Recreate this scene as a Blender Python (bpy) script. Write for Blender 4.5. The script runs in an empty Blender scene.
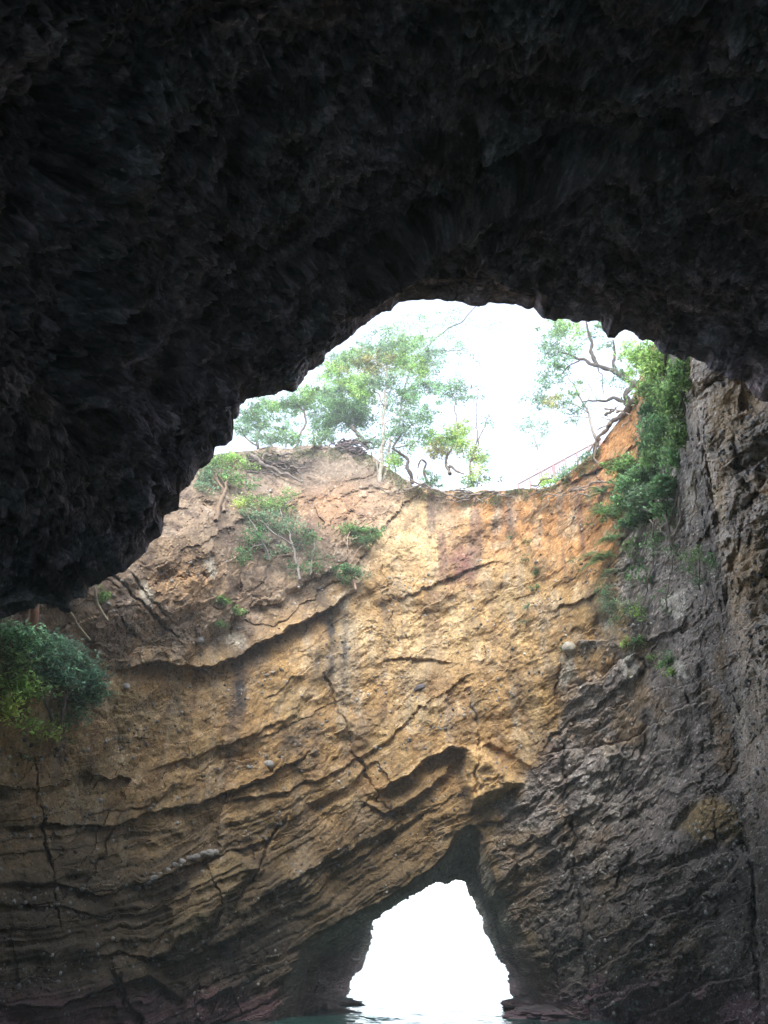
import bpy, math, random
import numpy as np
from mathutils import Vector

random.seed(7); np.random.seed(7)
S = bpy.context.scene
COL = S.collection
W, H, F = 768, 1024, 788.0
PITCH = math.radians(30.4)
CAMZ = 1.06
CP, SP = math.cos(PITCH), math.sin(PITCH)

# ------------------------------------------------------------------ helpers
def ray(px, py):
    u = (np.asarray(px, float) - W/2)/F; v = (H/2 - np.asarray(py, float))/F
    return u, CP - SP*v, SP + CP*v
def at(px, py, r):
    """pixel -> point at plan distance r (metres) from the camera"""
    dx, dy, dz = ray(px, py)
    h = np.sqrt(dx*dx + dy*dy)
    t = np.asarray(r, float)/h
    return np.stack([dx*t, dy*t, CAMZ + dz*t], -1)
def sstep(a, b, x):
    t = np.clip((x - a)/(b - a), 0, 1); return t*t*(3 - 2*t)

def _hash(ix, iy, iz, seed):
    u = np.uint32
    h = ix.astype(u)*u(374761393) + iy.astype(u)*u(668265263) + iz.astype(u)*u(2147483647) + u((seed*144665) & 0xffffffff)
    h = (h ^ (h >> u(13)))*u(1274126177)
    h = (h ^ (h >> u(15)))*u(2246822519)
    h = h ^ (h >> u(16))
    return h*(1.0/4294967295.0)
def vnoise(P, seed=0):
    I = np.floor(P); fr = P - I; I = I.astype(np.int64)
    f = fr*fr*fr*(fr*(fr*6 - 15) + 10)
    fx, fy, fz = f[..., 0], f[..., 1], f[..., 2]
    r = 0
    for dx in (0, 1):
        wx = fx if dx else 1 - fx
        for dy in (0, 1):
            wy = fy if dy else 1 - fy
            for dz in (0, 1):
                wz = fz if dz else 1 - fz
                r = r + wx*wy*wz*_hash(I[..., 0] + dx, I[..., 1] + dy, I[..., 2] + dz, seed)
    return r*2 - 1
def fbm(P, octs=4, seed=0, gain=.5, lac=2.03):
    a, s, r = 1.0, 0.0, 0.0; P = P.copy()
    for o in range(octs):
        r = r + a*vnoise(P, seed + o*17); s += a; a *= gain; P = P*lac + 3.7
    return r/s
def ridged(P, octs=4, seed=0):
    a, s, r = 1.0, 0.0, 0.0; P = P.copy()
    for o in range(octs):
        r = r + a*(1 - 2*np.abs(vnoise(P, seed + o*13))); s += a; a *= .5; P = P*2.07 + 1.3
    return r/s
def worley(P2, seed=0):
    """2D cells: returns F1, F2, random id, offset to cell centre"""
    I = np.floor(P2).astype(np.int64); n = P2.shape[:-1]
    f1 = np.full(n, 9.0); f2 = np.full(n, 9.0); cid = np.zeros(n); ox = np.zeros(n); oy = np.zeros(n)
    z = np.zeros(n, np.int64)
    for dx in (-1, 0, 1):
        for dy in (-1, 0, 1):
            cx = I[..., 0] + dx; cy = I[..., 1] + dy
            jx = cx + _hash(cx, cy, z, seed); jy = cy + _hash(cx, cy, z, seed + 5)
            ddx = P2[..., 0] - jx; ddy = P2[..., 1] - jy
            d = np.sqrt(ddx*ddx + ddy*ddy)
            m = d < f1
            f2 = np.where(m, f1, np.minimum(f2, d))
            f1 = np.where(m, d, f1); cid = np.where(m, _hash(cx, cy, z, seed + 9), cid)
            ox = np.where(m, ddx, ox); oy = np.where(m, ddy, oy)
    return f1, f2, cid, ox, oy
def polyd(px, py, pts):
    """unsigned distance to polyline, signed side (positive = below / larger y), parameter"""
    best = np.full(px.shape, 1e9); side = np.zeros(px.shape); par = np.zeros(px.shape)
    L = len(pts) - 1
    for i in range(L):
        (x0, y0), (x1, y1) = pts[i][:2], pts[i+1][:2]
        ex, ey = x1 - x0, y1 - y0; l2 = ex*ex + ey*ey + 1e-9
        t = np.clip(((px - x0)*ex + (py - y0)*ey)/l2, 0, 1)
        dx = px - (x0 + t*ex); dy = py - (y0 + t*ey)
        d = np.sqrt(dx*dx + dy*dy); m = d < best
        best = np.where(m, d, best)
        side = np.where(m, np.sign((ex*(py - y0) - ey*(px - x0))), side)
        par = np.where(m, (i + t)/L, par)
    return best, side, par
def inpoly(px, py, pts):
    c = np.zeros(px.shape, bool); n = len(pts)
    for i in range(n):
        x0, y0 = pts[i]; x1, y1 = pts[(i+1) % n]
        if y0 == y1: continue
        m = ((y0 > py) != (y1 > py)) & (px < (x1 - x0)*(py - y0)/(y1 - y0) + x0)
        c ^= m
    return c
def sdpoly(px, py, pts):
    d, _, _ = polyd(px, py, list(pts) + [pts[0]])
    return np.where(inpoly(px, py, pts), -d, d)
def blob(px, py, x, y, rx, ry, ang=0):
    c, s = math.cos(math.radians(ang)), math.sin(math.radians(ang))
    dx = px - x; dy = py - y
    a = (dx*c + dy*s)/rx; b = (-dx*s + dy*c)/ry
    return np.exp(-(a*a + b*b))

def mesh_obj(name, verts, faces, mat=None, cols=None, smooth=True, parent=None, kind=None):
    """faces: int array (n,4) or (n,3)"""
    verts = np.asarray(verts, np.float32); faces = np.asarray(faces, np.int32)
    me = bpy.data.meshes.new(name)
    k = faces.shape[1]
    me.vertices.add(len(verts)); me.vertices.foreach_set('co', verts.ravel())
    me.loops.add(faces.size); me.loops.foreach_set('vertex_index', faces.ravel())
    me.polygons.add(len(faces))
    me.polygons.foreach_set('loop_start', np.arange(0, faces.size, k, dtype=np.int32))
    me.polygons.foreach_set('loop_total', np.full(len(faces), k, np.int32))
    me.polygons.foreach_set('use_smooth', np.full(len(faces), smooth, bool))
    me.update(calc_edges=True)
    if cols is not None:
        c = np.ones((len(verts), 4), np.float32); c[:, :3] = cols
        a = me.attributes.new('Col', 'FLOAT_COLOR', 'POINT'); a.data.foreach_set('color', c.ravel())
    if mat: me.materials.append(mat)
    o = bpy.data.objects.new(name, me); COL.objects.link(o)
    if parent: o.parent = parent
    if kind: o['kind'] = kind
    return o
def tag(o, label, cat, group=None, kind=None):
    o['label'] = label; o['category'] = cat
    if group: o['group'] = group
    if kind: o['kind'] = kind
    return o
def empty(name, loc=(0, 0, 0)):
    o = bpy.data.objects.new(name, None); o.location = loc; COL.objects.link(o); return o
def grid_faces(nr, nc, mask=None):
    i, j = np.meshgrid(np.arange(nr - 1), np.arange(nc - 1), indexing='ij')
    a = i*nc + j
    f = np.stack([a, a + 1, a + nc + 1, a + nc], -1)
    if mask is not None: f = f[mask]
    return f.reshape(-1, 4)

# ------------------------------------------------------------------ materials
def new_mat(name):
    m = bpy.data.materials.new(name); m.use_nodes = True
    nt = m.node_tree; b = nt.nodes['Principled BSDF']
    return m, nt, b
def rock_mat(name, rough=.85, spec=.3, scale=1.0, bump=.05, var=.35, wet=0.0):
    m, nt, b = new_mat(name); N = nt.nodes; L = nt.links
    at_ = N.new('ShaderNodeAttribute'); at_.attribute_name = 'Col'
    tc = N.new('ShaderNodeNewGeometry')
    n1 = N.new('ShaderNodeTexNoise'); n1.inputs['Scale'].default_value = 9*scale; n1.inputs['Detail'].default_value = 8; n1.inputs['Roughness'].default_value = .76
    n2 = N.new('ShaderNodeTexNoise'); n2.inputs['Scale'].default_value = 1.7*scale; n2.inputs['Detail'].default_value = 5
    v1 = N.new('ShaderNodeTexVoronoi'); v1.inputs['Scale'].default_value = 7*scale
    for n in (n1, n2, v1): L.new(tc.outputs['Position'], n.inputs['Vector'])
    r1 = N.new('ShaderNodeMapRange'); r1.inputs['From Min'].default_value = .3; r1.inputs['From Max'].default_value = .7
    r1.inputs['To Min'].default_value = 1 - var; r1.inputs['To Max'].default_value = 1 + var
    L.new(n1.outputs['Fac'], r1.inputs['Value'])
    r2 = N.new('ShaderNodeMapRange'); r2.inputs['From Min'].default_value = .3; r2.inputs['From Max'].default_value = .7
    r2.inputs['To Min'].default_value = 1 - var*.6; r2.inputs['To Max'].default_value = 1 + var*.6
    L.new(n2.outputs['Fac'], r2.inputs['Value'])
    mu = N.new('ShaderNodeMath'); mu.operation = 'MULTIPLY'; L.new(r1.outputs[0], mu.inputs[0]); L.new(r2.outputs[0], mu.inputs[1])
    vm = N.new('ShaderNodeVectorMath'); vm.operation = 'SCALE'
    L.new(at_.outputs['Color'], vm.inputs[0]); L.new(mu.outputs[0], vm.inputs['Scale'])
    L.new(vm.outputs[0], b.inputs['Base Color'])
    b.inputs['Roughness'].default_value = rough; b.inputs['Specular IOR Level'].default_value = spec
    ad = N.new('ShaderNodeMath'); ad.operation = 'MULTIPLY_ADD'; ad.inputs[1].default_value = -.35
    L.new(v1.outputs['Distance'], ad.inputs[0]); L.new(n1.outputs['Fac'], ad.inputs[2])
    bp = N.new('ShaderNodeBump'); bp.inputs['Strength'].default_value = 1; bp.inputs['Distance'].default_value = bump
    L.new(ad.outputs[0], bp.inputs['Height']); L.new(bp.outputs[0], b.inputs['Normal'])
    return m
M_cliff = rock_mat('cliff_rock', .9, .25, 1.0, .06, .42)
M_roof = rock_mat('cave_rock', .5, .6, 1.8, .045, .5)

# ------------------------------------------------------------------ the far cliff of the open pit (one sheet, real distances)
RIM = [(-500, 430), (0, 440), (150, 452), (200, 458), (225, 452), (262, 449), (300, 446), (340, 446), (372, 455), (398, 476), (412, 486), (440, 489), (490, 491), (540, 488),
       (560, 480), (578, 468), (596, 452), (608, 436), (620, 420), (630, 404), (638, 385), (645, 360), (660, 335), (700, 310), (1300, 290)]
NEAR = [(228, 1300), (240, 1060), (268, 1015), (284, 975), (300, 945), (335, 922), (375, 903), (405, 884), (428, 870), (445, 850), (456, 832), (470, 822), (482, 832), (492, 862), (505, 895), (522, 930), (545, 972), (575, 1003), (596, 1030), (620, 1070), (660, 1300)]
HOLE = [(338, 1300), (342, 1030), (346, 1006), (350, 984), (361, 966), (373, 944), (374, 921), (398, 903), (430, 884), (436, 880), (446, 882), (455, 878), (464, 880), (472, 896), (480, 912), (484, 930), (494, 947), (500, 960), (509, 973), (512, 984), (513, 998), (520, 1030), (524, 1300)]

AZ = np.radians([-70, -50, -36, -30, -24, -18, -12, -6, 0, 5, 10, 15, 19, 22, 24.2, 25.6, 28, 33, 40, 55, 75])
RR = np.array([8.5, 10.5, 14, 17, 20, 22.5, 24.5, 26, 26.8, 27, 26, 24.3, 22.8, 21.2, 19.6, 16.6, 15.2, 14.2, 13.0, 11.5, 9.5])
def base_r(px, py):
    dx, dy, dz = ray(px, py)
    az = np.arctan2(dx, dy)
    r = 0
    for o, w in ((-.02, .25), (0, .5), (.02, .25)):
        r = r + w*np.interp(az + o, AZ, RR)
    # soil slope leaning back below the left rim
    r = r + sstep(545, 440, py)*sstep(440, 360, px)*3.2
    r = r + sstep(520, 430, py)*sstep(560, 620, px)*sstep(690, 640, px)*1.2
    # overhanging upper centre, foot set back
    r = r - .7*blob(px, py, 450, 640, 170, 90, -20)
    # boulder-like mass upper left
    r = r - 1.0*blob(px, py, 195, 575, 42, 44) - .5*blob(px, py, 120, 600, 60, 40)
    # toe of the wall steps toward the water in the lower left
    r = r - 1.4*sstep(800, 1000, py)*sstep(330, 60, px)
    r = r + .6*blob(px, py, 620, 760, 60, 120)
    r = r - 1.0*blob(px, py, 640, 950, 60, 120)
    return r
def tunnel(px, py):
    """extra distance inside the sea arch"""
    dn = np.maximum(0, -sdpoly(px, py, NEAR) + 4*fbm(np.stack([px*.05, py*.05, px*0], -1), 4, 161)); dh = np.maximum(0.0, sdpoly(px, py, HOLE))
    t = dn/(dn + dh + 1e-6)
    return t

LEDGES = [  # rock above the line stands proud, dark undercut below : pts, reach(px), depth(m)
    ([(120, 668), (160, 660), (200, 668), (240, 655), (285, 628), (330, 608), (352, 592)], 26, .75),
    ([(376, 790), (400, 778), (430, 757), (452, 745), (470, 748)], 26, .62),
    ([(362, 800), (384, 812), (404, 806), (436, 782), (466, 752)], 22, .5),
    ([(0, 828), (45, 822), (110, 826), (150, 812), (200, 800), (262, 778), (310, 752)], 22, .45),
    ([(0, 884), (50, 880), (100, 896), (150, 880), (180, 868), (230, 852), (285, 834)], 18, .4),
    ([(0, 905), (60, 905), (110, 918)], 10, .25),
    ([(150, 770), (200, 752), (250, 735), (300, 712)], 14, .22),
    ([(220, 800), (290, 790), (340, 768), (372, 750), (430, 700), (470, 672)], 12, .25),
    ([(250, 905), (300, 872), (350, 850), (400, 822)], 16, .35),
    ([(60, 960), (120, 952), (180, 962), (240, 930)], 16, .35),
    ([(0, 1004), (60, 1006), (110, 985), (150, 975), (185, 1000)], 20, .6),
    ([(200, 1000), (230, 985), (242, 1012)], 16, .5),
    ([(460, 755), (490, 742), (530, 765), (545, 790)], 14, .3),
    ([(470, 824), (500, 820), (545, 792), (590, 770)], 16, .35),
    ([(500, 850), (540, 836), (600, 800)], 10, .22),
    ([(615, 645), (650, 640), (690, 622)], 14, .5),
    ([(548, 612), (580, 600), (600, 585)], 10, .35),
    ([(375, 662), (405, 655), (455, 662)], 9, .3),
    ([(390, 600), (430, 585), (480, 566), (500, 560)], 12, .3),
    ([(676, 830), (700, 798), (720, 795), (742, 822), (748, 850)], -14, .4),
    ([(330, 500), (370, 485), (400, 492)], 8, .3),
]
CRACKS = [  # pts, half width px, depth m
    ([(35, 760), (44, 830), (55, 900), (60, 935)], 2.6, .35),
    ([(120, 812), (96, 870), (78, 905)], 2, .25),
    ([(285, 815), (262, 860), (235, 905), (205, 948)], 2.4, .45),
    ([(322, 660), (340, 715), (355, 752), (378, 800), (392, 812)], 2.2, .3),
    ([(112, 965), (122, 1000), (140, 1024), (150, 1060)], 5, .9),
    ([(575, 835), (578, 880), (584, 950), (594, 1024)], 4, .6),
    ([(562, 740), (566, 800), (580, 850), (592, 900)], 3, .35),
    ([(470, 690), (478, 740), (474, 800)], 2.2, .3),
    ([(678, 675), (695, 720)], 2.2, .35),
    ([(716, 796), (717, 850)], 2.2, .35),
    ([(742, 820), (752, 870), (756, 940), (762, 1010)], 5, .7),
    ([(663, 985), (668, 1024)], 3.5, .6),
    ([(560, 650), (556, 720), (565, 760)], 3, .25),
    ([(108, 570), (150, 612), (178, 640)], 2.6, .35),
    ([(130, 575), (175, 625)], 2, .25),
    ([(118, 618), (140, 640)], 3, .3),
    ([(768, 470), (745, 520), (735, 560), (726, 600)], 5, .6),
    ([(735, 430), (745, 480), (760, 500)], 5, .4),
    ([(700, 420), (716, 500), (724, 590)], 3, .4),
    ([(540, 930), (560, 990), (575, 1015)], 3, .4),
    ([(246, 560), (238, 600), (232, 640)], 3, .3),
    ([(80, 905), (55, 950), (10, 1000)], 1.8, .2),
    ([(205, 860), (222, 905), (205, 940)], 2, .25),
    ([(380, 560), (392, 600), (388, 650)], 1.8, .15),
]
SPLIT = [(650, 350), (632, 470), (600, 560), (612, 640), (585, 660), (560, 640), (548, 720), (520, 770), (505, 800), (498, 870), (560, 1000), (600, 1300)]   # tan rock left of it, grey rock right

def strata_coord(px, py):
    # bedding climbs to the right, steeper toward the arch
    x = np.clip(px, -200, 900)
    f = np.interp(x, [-200, 0, 150, 300, 420, 500, 600, 768, 900], [-30, 0, 22, 92, 172, 212, 262, 332, 372])
    return py + f

def wall_eval(px, py, P):
    """relief (metres, + = recessed) and colour of the pit wall at nominal points P"""
    n_lo = fbm(P*.35, 4, 3); n_md = fbm(P*1.1, 4, 11); n_hi = fbm(P*3.6, 5, 23)
    wpx = px + 14*n_md; wpy = py + 14*fbm(P*1.0 + 9, 3, 31)
    n_x = fbm(P*2.2 + 3.3, 3, 33)
    s = strata_coord(px + 6*n_md, py + 7*n_lo + 3*n_md + 1.5*n_hi) + 5*n_x*sstep(.1, .5, n_lo)
    sd, side, _ = polyd(px, py, SPLIT)
    grey = sstep(-10, 14, np.where(px > np.interp(py, [p[1] for p in SPLIT], [p[0] for p in SPLIT]), 1, -1)*sd + 26*n_md + 22*n_lo + 9*n_hi)
    upl = sstep(40, -30, py - np.interp(px, [0, 120, 200, 240, 290, 350, 420, 520], [640, 655, 650, 640, 610, 575, 500, 490]) + 16*n_md)   # weathered upper rock and soil
    upl = upl*sstep(440, 380, px + 20*n_md)
    butt = sstep(686, 706, px - np.interp(py, [300, 400, 600, 760, 1024], [-12, 0, 36, 44, 64]) + 14*n_md)
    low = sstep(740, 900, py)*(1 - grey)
    # --- relief
    rel = .55*n_lo + .20*n_md + .06*n_hi
    lin = 1 - upl
    amp = (.2 + .8*low)*lin*(1 - .5*grey)
    sv = np.stack([s*.052, P[..., 0]*.10, P[..., 1]*.10], -1)
    st = vnoise(sv, 41); st2 = vnoise(sv*np.array([2.7, 2.2, 2.2]), 43); st3 = vnoise(sv*np.array([6.5, 4, 4]), 47)
    rel += amp*(.05*sstep(-.3, .3, st) + .07*sstep(-.05, .03, st) + .05*sstep(-.2, .35, st2) + .035*sstep(.1, .16, st2) + .03*st3)
    # blocky fracture cells
    q = np.stack([(px*.92 + py*.40)*.0165, (s)*.027], -1) + .16*np.stack([n_md, n_x], -1)
    f1, f2, cid, ox, oy = worley(q, 3)
    edge = sstep(.09, 0, f2 - f1)
    rel += (.10 + .22*grey + .22*upl)*(cid - .5) + .03*edge*(.2 + .6*grey + upl) + (.26*grey + .12)*((cid*7 % 1) - .5)*ox*1.2 + (.26*grey + .12)*oy*.6
    calm = .25 + .95*sstep(-.22, .28, fbm(P*.42 + 61, 3, 179))
    q2 = q*2.9 + .10*np.stack([n_hi, n_x], -1)
    g1, g2, gid, gx, gy = worley(q2, 8)
    rel += calm*(.035 + .13*grey + .10*butt + .08*upl)*(gid - .5)*sstep(0, .1, g2 - g1) + calm*sstep(0, .1, g2 - g1)*(.05 + .16*grey + .10*butt + .09*upl)*(((gid*17) % 1 - .5)*gx + ((gid*31) % 1 - .5)*gy) 
    rel += calm*(.03 + .05*grey)*ridged(P*2.3, 4, 71)*-1
    calm = .3 + .9*sstep(-.22, .28, fbm(P*.42 + 61, 3, 179))
    rough = fbm(P*9, 4, 81, .6); rel += calm*rough*(.028 + .03*grey + .02*upl)
    q3 = q*7.5 + .25*np.stack([n_hi, n_x], -1); e1, e2, eid, ex_, ey_ = worley(q3, 19)
    rel += calm*(.012 + .035*grey + .03*upl + .03*butt)*(eid - .5) + calm*(.02 + .05*grey + .04*upl + .04*butt)*(((eid*17) % 1 - .5)*ex_ + ((eid*31) % 1 - .5)*ey_)
    # broad slanted facets
    q5 = q*.42 + 5; b1, b2, bid, bx, by_ = worley(q5, 37)
    rel += .9*(((bid*17) % 1 - .5)*bx + ((bid*31) % 1 - .5)*by_)*(.5 + .5*sstep(0, .2, b2 - b1))
    # scattered pits left by fallen pebbles
    pp = np.stack([px*.13 + .9*n_md + .3*px*.0, py*.15 + .9*n_hi], -1)
    h1, h2, hid, _, _ = worley(pp, 13)
    pitm = (hid > .80)*sstep(-.05, .35, fbm(P*.55 + 55, 3, 141))
    psz = .10 + .14*(hid*37 % 1)
    rel += .07*sstep(psz, psz*.4, h1)*pitm
    ledge_dark = np.zeros(px.shape)
    jx = px + 3*n_md + 3*n_hi; jy = py + 2.5*n_hi + 3*n_md
    for pts, reach, dep in LEDGES:
        if reach > 0:
            xs = [p[0] for p in pts]; ys = [p[1] for p in pts]
            dd = jy - np.interp(jx, xs, ys)      # + below
            fade = sstep(xs[0] - 8, xs[0] + 22, jx)*sstep(xs[-1] + 8, xs[-1] - 22, jx)
            prof = np.where(dd < 0, -np.exp(dd/reach), np.exp(-dd/(reach*.7))*sstep(0, 2.5, dd) - sstep(2.5, 0, dd))
            rel += fade*dep*(.62 if dep > .6 else .38)*prof
            ledge_dark += fade*np.where(dd > 0, np.exp(-dd/(reach*.5)), 0)
        else:
            d, sdn, _ = polyd(jx, jy, pts); rel += .5*dep*np.exp(-(d/5)**2)
    for pts, w, dep in CRACKS:
        d, sdn, par = polyd(px + 5*n_md + 5*n_hi, py + 5*n_x, pts)
        dep = dep*.7*np.clip(.75 + .9*n_x, .25, 1.4); w = w*.62
        taper = sstep(0, .12, par)*sstep(1, .85, par)*.7 + .3
        rel += dep*np.exp(-(d/(w*1.0))**2)*taper + .18*dep*sdn*np.exp(-d/(w*6))*taper
    # proud pale wedge above the arch
    rel -= .9*sstep(3, -9, sdpoly(jx, jy, [(466, 748), (482, 744), (508, 770), (522, 782), (500, 798), (478, 806), (468, 812), (462, 780)]))
    rel -= .45*sstep(3, -7, sdpoly(jx, jy, [(205, 870), (232, 850), (262, 868), (228, 898), (205, 930), (170, 950), (166, 905)]))
    # --- colour
    C = np.empty(px.shape + (3,))
    def mix(col, m, C=C):
        m = np.clip(m, 0, 1)[..., None]; C[:] = C*(1 - m) + np.array(col)*m
    C[:] = (.40, .265, .125)
    mix((.45, .335, .18), sstep(-.1, .5, fbm(P*.8 + 4, 4, 91)))
    mix((.33, .21, .105), sstep(.1, .6, fbm(P*np.array([.9, .9, 1.4]) + 14, 4, 93))*.8)
    top = sstep(600, 500, py - .1*(px - 500) + 20*n_md)
    mix((.47, .235, .095), top*.9*sstep(400, 500, px + 40*n_md))
    mix((.40, .19, .10), sstep(0, .5, n_md)*top*sstep(640, 560, py)*.6)
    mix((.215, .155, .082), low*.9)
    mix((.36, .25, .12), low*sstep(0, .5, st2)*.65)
    lt = fbm(P*np.array([.5, .5, .9]) + 2, 4, 97)
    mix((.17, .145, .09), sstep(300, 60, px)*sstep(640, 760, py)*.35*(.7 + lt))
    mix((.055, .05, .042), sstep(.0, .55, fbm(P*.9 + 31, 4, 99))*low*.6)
    # beds of different tone
    mix((.09, .075, .055), sstep(.15, .5, st3)*lin*(1 - grey)*(.12 + .4*low))
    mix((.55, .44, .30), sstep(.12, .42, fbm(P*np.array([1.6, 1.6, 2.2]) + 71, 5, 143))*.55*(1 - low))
    mix((.24, .17, .10), sstep(.10, .40, fbm(P*np.array([1.9, 1.9, 1.3]) + 77, 5, 145))*.6)
    mix((.30, .27, .22), sstep(.12, .45, fbm(P*np.array([2.3, 2.3, .7]) + 79, 4, 147))*.45*(1 - low))
    # upper left weathered pinkish rock, soil slope
    mix((.27, .205, .15), upl*.95)
    mix((.34, .28, .225), upl*sstep(0, .5, fbm(P*1.3, 4, 101))*.8)
    mix((.15, .115, .09), upl*sstep(.05, .5, fbm(P*1.1 + 7, 4, 103))*.8)
    mix((.34, .19, .10), upl*blob(wpx, wpy, 330, 505, 50, 30)*.7)
    mix((.20, .165, .135), sstep(500, 470, py + 12*n_md)*sstep(430, 390, px)*.8)
    mix((.36, .23, .12), upl*blob(wpx, wpy, 185, 580, 34, 30)*.8)
    # grey rock on the right
    gcol = np.array((.27, .235, .205)) + .05*fbm(P*.9 + 3, 4, 107)[..., None]
    C[:] = C*(1 - grey[..., None]) + gcol*grey[..., None]
    mix((.25, .22, .18), grey*sstep(.1, .5, fbm(P*1.6 + 8, 5, 109))*.8)
    mix((.11, .10, .095), grey*sstep(.05, .5, fbm(P*1.3 + 18, 5, 111))*.6)
    mix((.26, .17, .075), grey*sstep(.12, .5, fbm(P*.7 + 28, 4, 113))*.6)
    # buttress
    mix((.60, .50, .40), butt)
    mix((.55, .40, .24), butt*sstep(-.1, .4, fbm(P*1.1 + 6, 4, 115))*sstep(700, 560, py)*.8)
    mix((.32, .27, .23), butt*sstep(.15, .5, fbm(P*1.4 + 16, 4, 117))*.55)
    mix((.24, .21, .185), butt*sstep(760, 850, py)*.7)
    # tan lens in the grey rock
    mix((.33, .235, .11), sstep(4, -8, sdpoly(jx, jy, [(676, 826), (692, 802), (716, 794), (738, 806), (744, 832), (722, 846), (698, 846)])))
    mix((.40, .27, .12), sstep(5, -10, sdpoly(jx, jy, [(540, 690), (552, 682), (566, 700), (560, 735), (548, 742), (538, 720)])))
    # pale wedge and tan ribs
    mix((.55, .38, .19), sstep(3, -8, sdpoly(jx, jy, [(462, 744), (482, 740), (510, 768), (526, 782), (500, 800), (478, 808), (468, 812)])))
    mix((.40, .30, .16), sstep(3, -7, sdpoly(jx, jy, [(205, 870), (232, 850), (262, 868), (228, 898), (205, 930), (170, 950), (166, 905)]))*.9)
    mix((.52, .37, .20), sstep(3, -10, sdpoly(jx, jy, [(382, 784), (440, 742), (470, 720), (478, 728), (440, 764), (396, 800)]))*.8)
    mix((.56, .43, .25), blob(wpx, wpy, 420, 645, 70, 30)*.7 + blob(wpx, wpy, 410, 545, 45, 25)*.6)
    # dark stains and streaks running down; low blobs by the arch add painted shade
    vst = vnoise(np.stack([P[..., 0]*3.2, P[..., 1]*3.2, P[..., 2]*.14], -1), 121)
    mix((.13, .085, .075), sstep(.12, .55, vst)*(1 - low)*(1 - grey)*(.30 + .4*sstep(640, 520, py)*sstep(400, 440, px))); vs2 = vnoise(np.stack([P[..., 0]*7, P[..., 1]*7, P[..., 2]*.3], -1), 123); mix((.52, .45, .34), sstep(.3, .7, vs2)*.35*(1 - grey)*sstep(.0, .3, n_lo))
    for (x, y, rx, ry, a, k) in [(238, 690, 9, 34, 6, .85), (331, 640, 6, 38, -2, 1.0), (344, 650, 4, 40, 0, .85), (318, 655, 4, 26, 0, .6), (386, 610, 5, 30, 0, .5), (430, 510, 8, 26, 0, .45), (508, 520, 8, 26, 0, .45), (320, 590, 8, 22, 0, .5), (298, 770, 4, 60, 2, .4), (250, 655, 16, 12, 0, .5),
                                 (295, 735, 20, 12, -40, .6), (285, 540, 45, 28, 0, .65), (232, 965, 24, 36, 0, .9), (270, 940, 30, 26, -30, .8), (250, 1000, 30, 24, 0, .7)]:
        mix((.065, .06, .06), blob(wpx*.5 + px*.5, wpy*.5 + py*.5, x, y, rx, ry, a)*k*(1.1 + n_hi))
    mix((.22, .115, .095), blob(wpx + 10*n_x, wpy, 460, 566, 16, 18, 30)*(.9 + .8*n_hi) + blob(wpx, wpy, 446, 520, 14, 28)*.4)
    mix((.14, .10, .085), blob(wpx, wpy, 490, 780, 10, 40)*.0 + blob(wpx, wpy, 548, 755, 14, 22)*.7)
    # lime-white patches
    for (x, y, rx, ry, a, k) in [(148, 592, 9, 17, -8, .8), (210, 568, 6, 16, -14, .75), (236, 641, 13, 9, 20, .85), (350, 665, 3.5, 48, -2, .85), (359, 678, 2.5, 44, -2, .8), (338, 690, 2, 30, 0, .6), (372, 640, 3, 30, 0, .5), (300, 850, 6, 60, 2, .7), (674, 608, 13, 14, 0, .9),
                                 (566, 668, 7, 22, 6, .85), (628, 668, 8, 22, -8, .9), (606, 612, 11, 20, 0, .6), (676, 672, 14, 10, 20, .8), (612, 780, 10, 50, -6, .4), (716, 500, 7, 70, -6, .5), (690, 500, 7, 30, 0, .6),
                                 (765, 850, 6, 28, 0, .7), (590, 800, 10, 40, 0, .4), (635, 570, 10, 8, 0, .5), (345, 600, 16, 8, -50, .5), (740, 700, 12, 60, 0, .35)]:
        if ry > 6*rx:
            bl = blob(px + 5*n_md + 2.5*n_hi, py, x, y, rx*1.5, ry, a)
            mix((.46, .42, .34), bl*(.55 + .6*sstep(-.5, .5, vs2))*(.8 + .5*n_x)*k*.75); continue
        mix((.50, .47, .40), sstep(.25, .75, blob(px*.6 + wpx*.4, py*.6 + wpy*.4, x, y, rx, ry, a)*(1 + .9*n_hi + .5*rough))*k)
    # pale mineral specks and dark pits
    pp = np.stack([px*.16, py*.16], -1) + .3*n_hi[..., None]
    k1, k2, kid, _, _ = worley(pp, 15)
    mix((.03, .028, .025), sstep(psz, psz*.4, h1)*pitm*.6)
    mix((.42, .40, .36), sstep(.2, .08, k1)*(kid > .80)*(.25 + .55*grey + .3*upl))
    # foot darkened by painted shade, then pink crusted algae at the waterline
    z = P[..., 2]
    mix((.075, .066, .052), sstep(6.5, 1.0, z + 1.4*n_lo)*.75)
    mix((.17, .10, .115), sstep(1.1, .3, z + .5*n_md)*.8)
    mix((.50, .45, .38), sstep(0, .3, tunnel(px, py))*(.88 + .3*n_md)); mix((.40, .36, .34), sstep(.05, .4, tunnel(px, py))*sstep(.1, .5, vnoise(np.stack([P[..., 0]*2.2, P[..., 1]*2.2, P[..., 2]*.25], -1), 151))*sstep(6, 1, z)*.7); mix((.30, .16, .17), sstep(.0, .3, tunnel(px, py))*sstep(2.4, 1.2, z + .5*n_hi)*.7)  # first mix pales the arch interior, outside light put into its colour
    C *= (1 + .30*rough)[..., None]
    gr = _hash((px*3).astype(np.int64), (py*3).astype(np.int64), np.zeros(px.shape, np.int64), 171)
    C *= 1 - np.array([.09, .13, .20])*((1 - grey)*(1 - butt))[..., None]; C *= (1 + (.30 + .25*grey)*(gr - .5) - .5*(gr < .035) + (.7 + grey)*(gr > .975))[..., None]
    return rel, np.clip(C, .012, .8)

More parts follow.
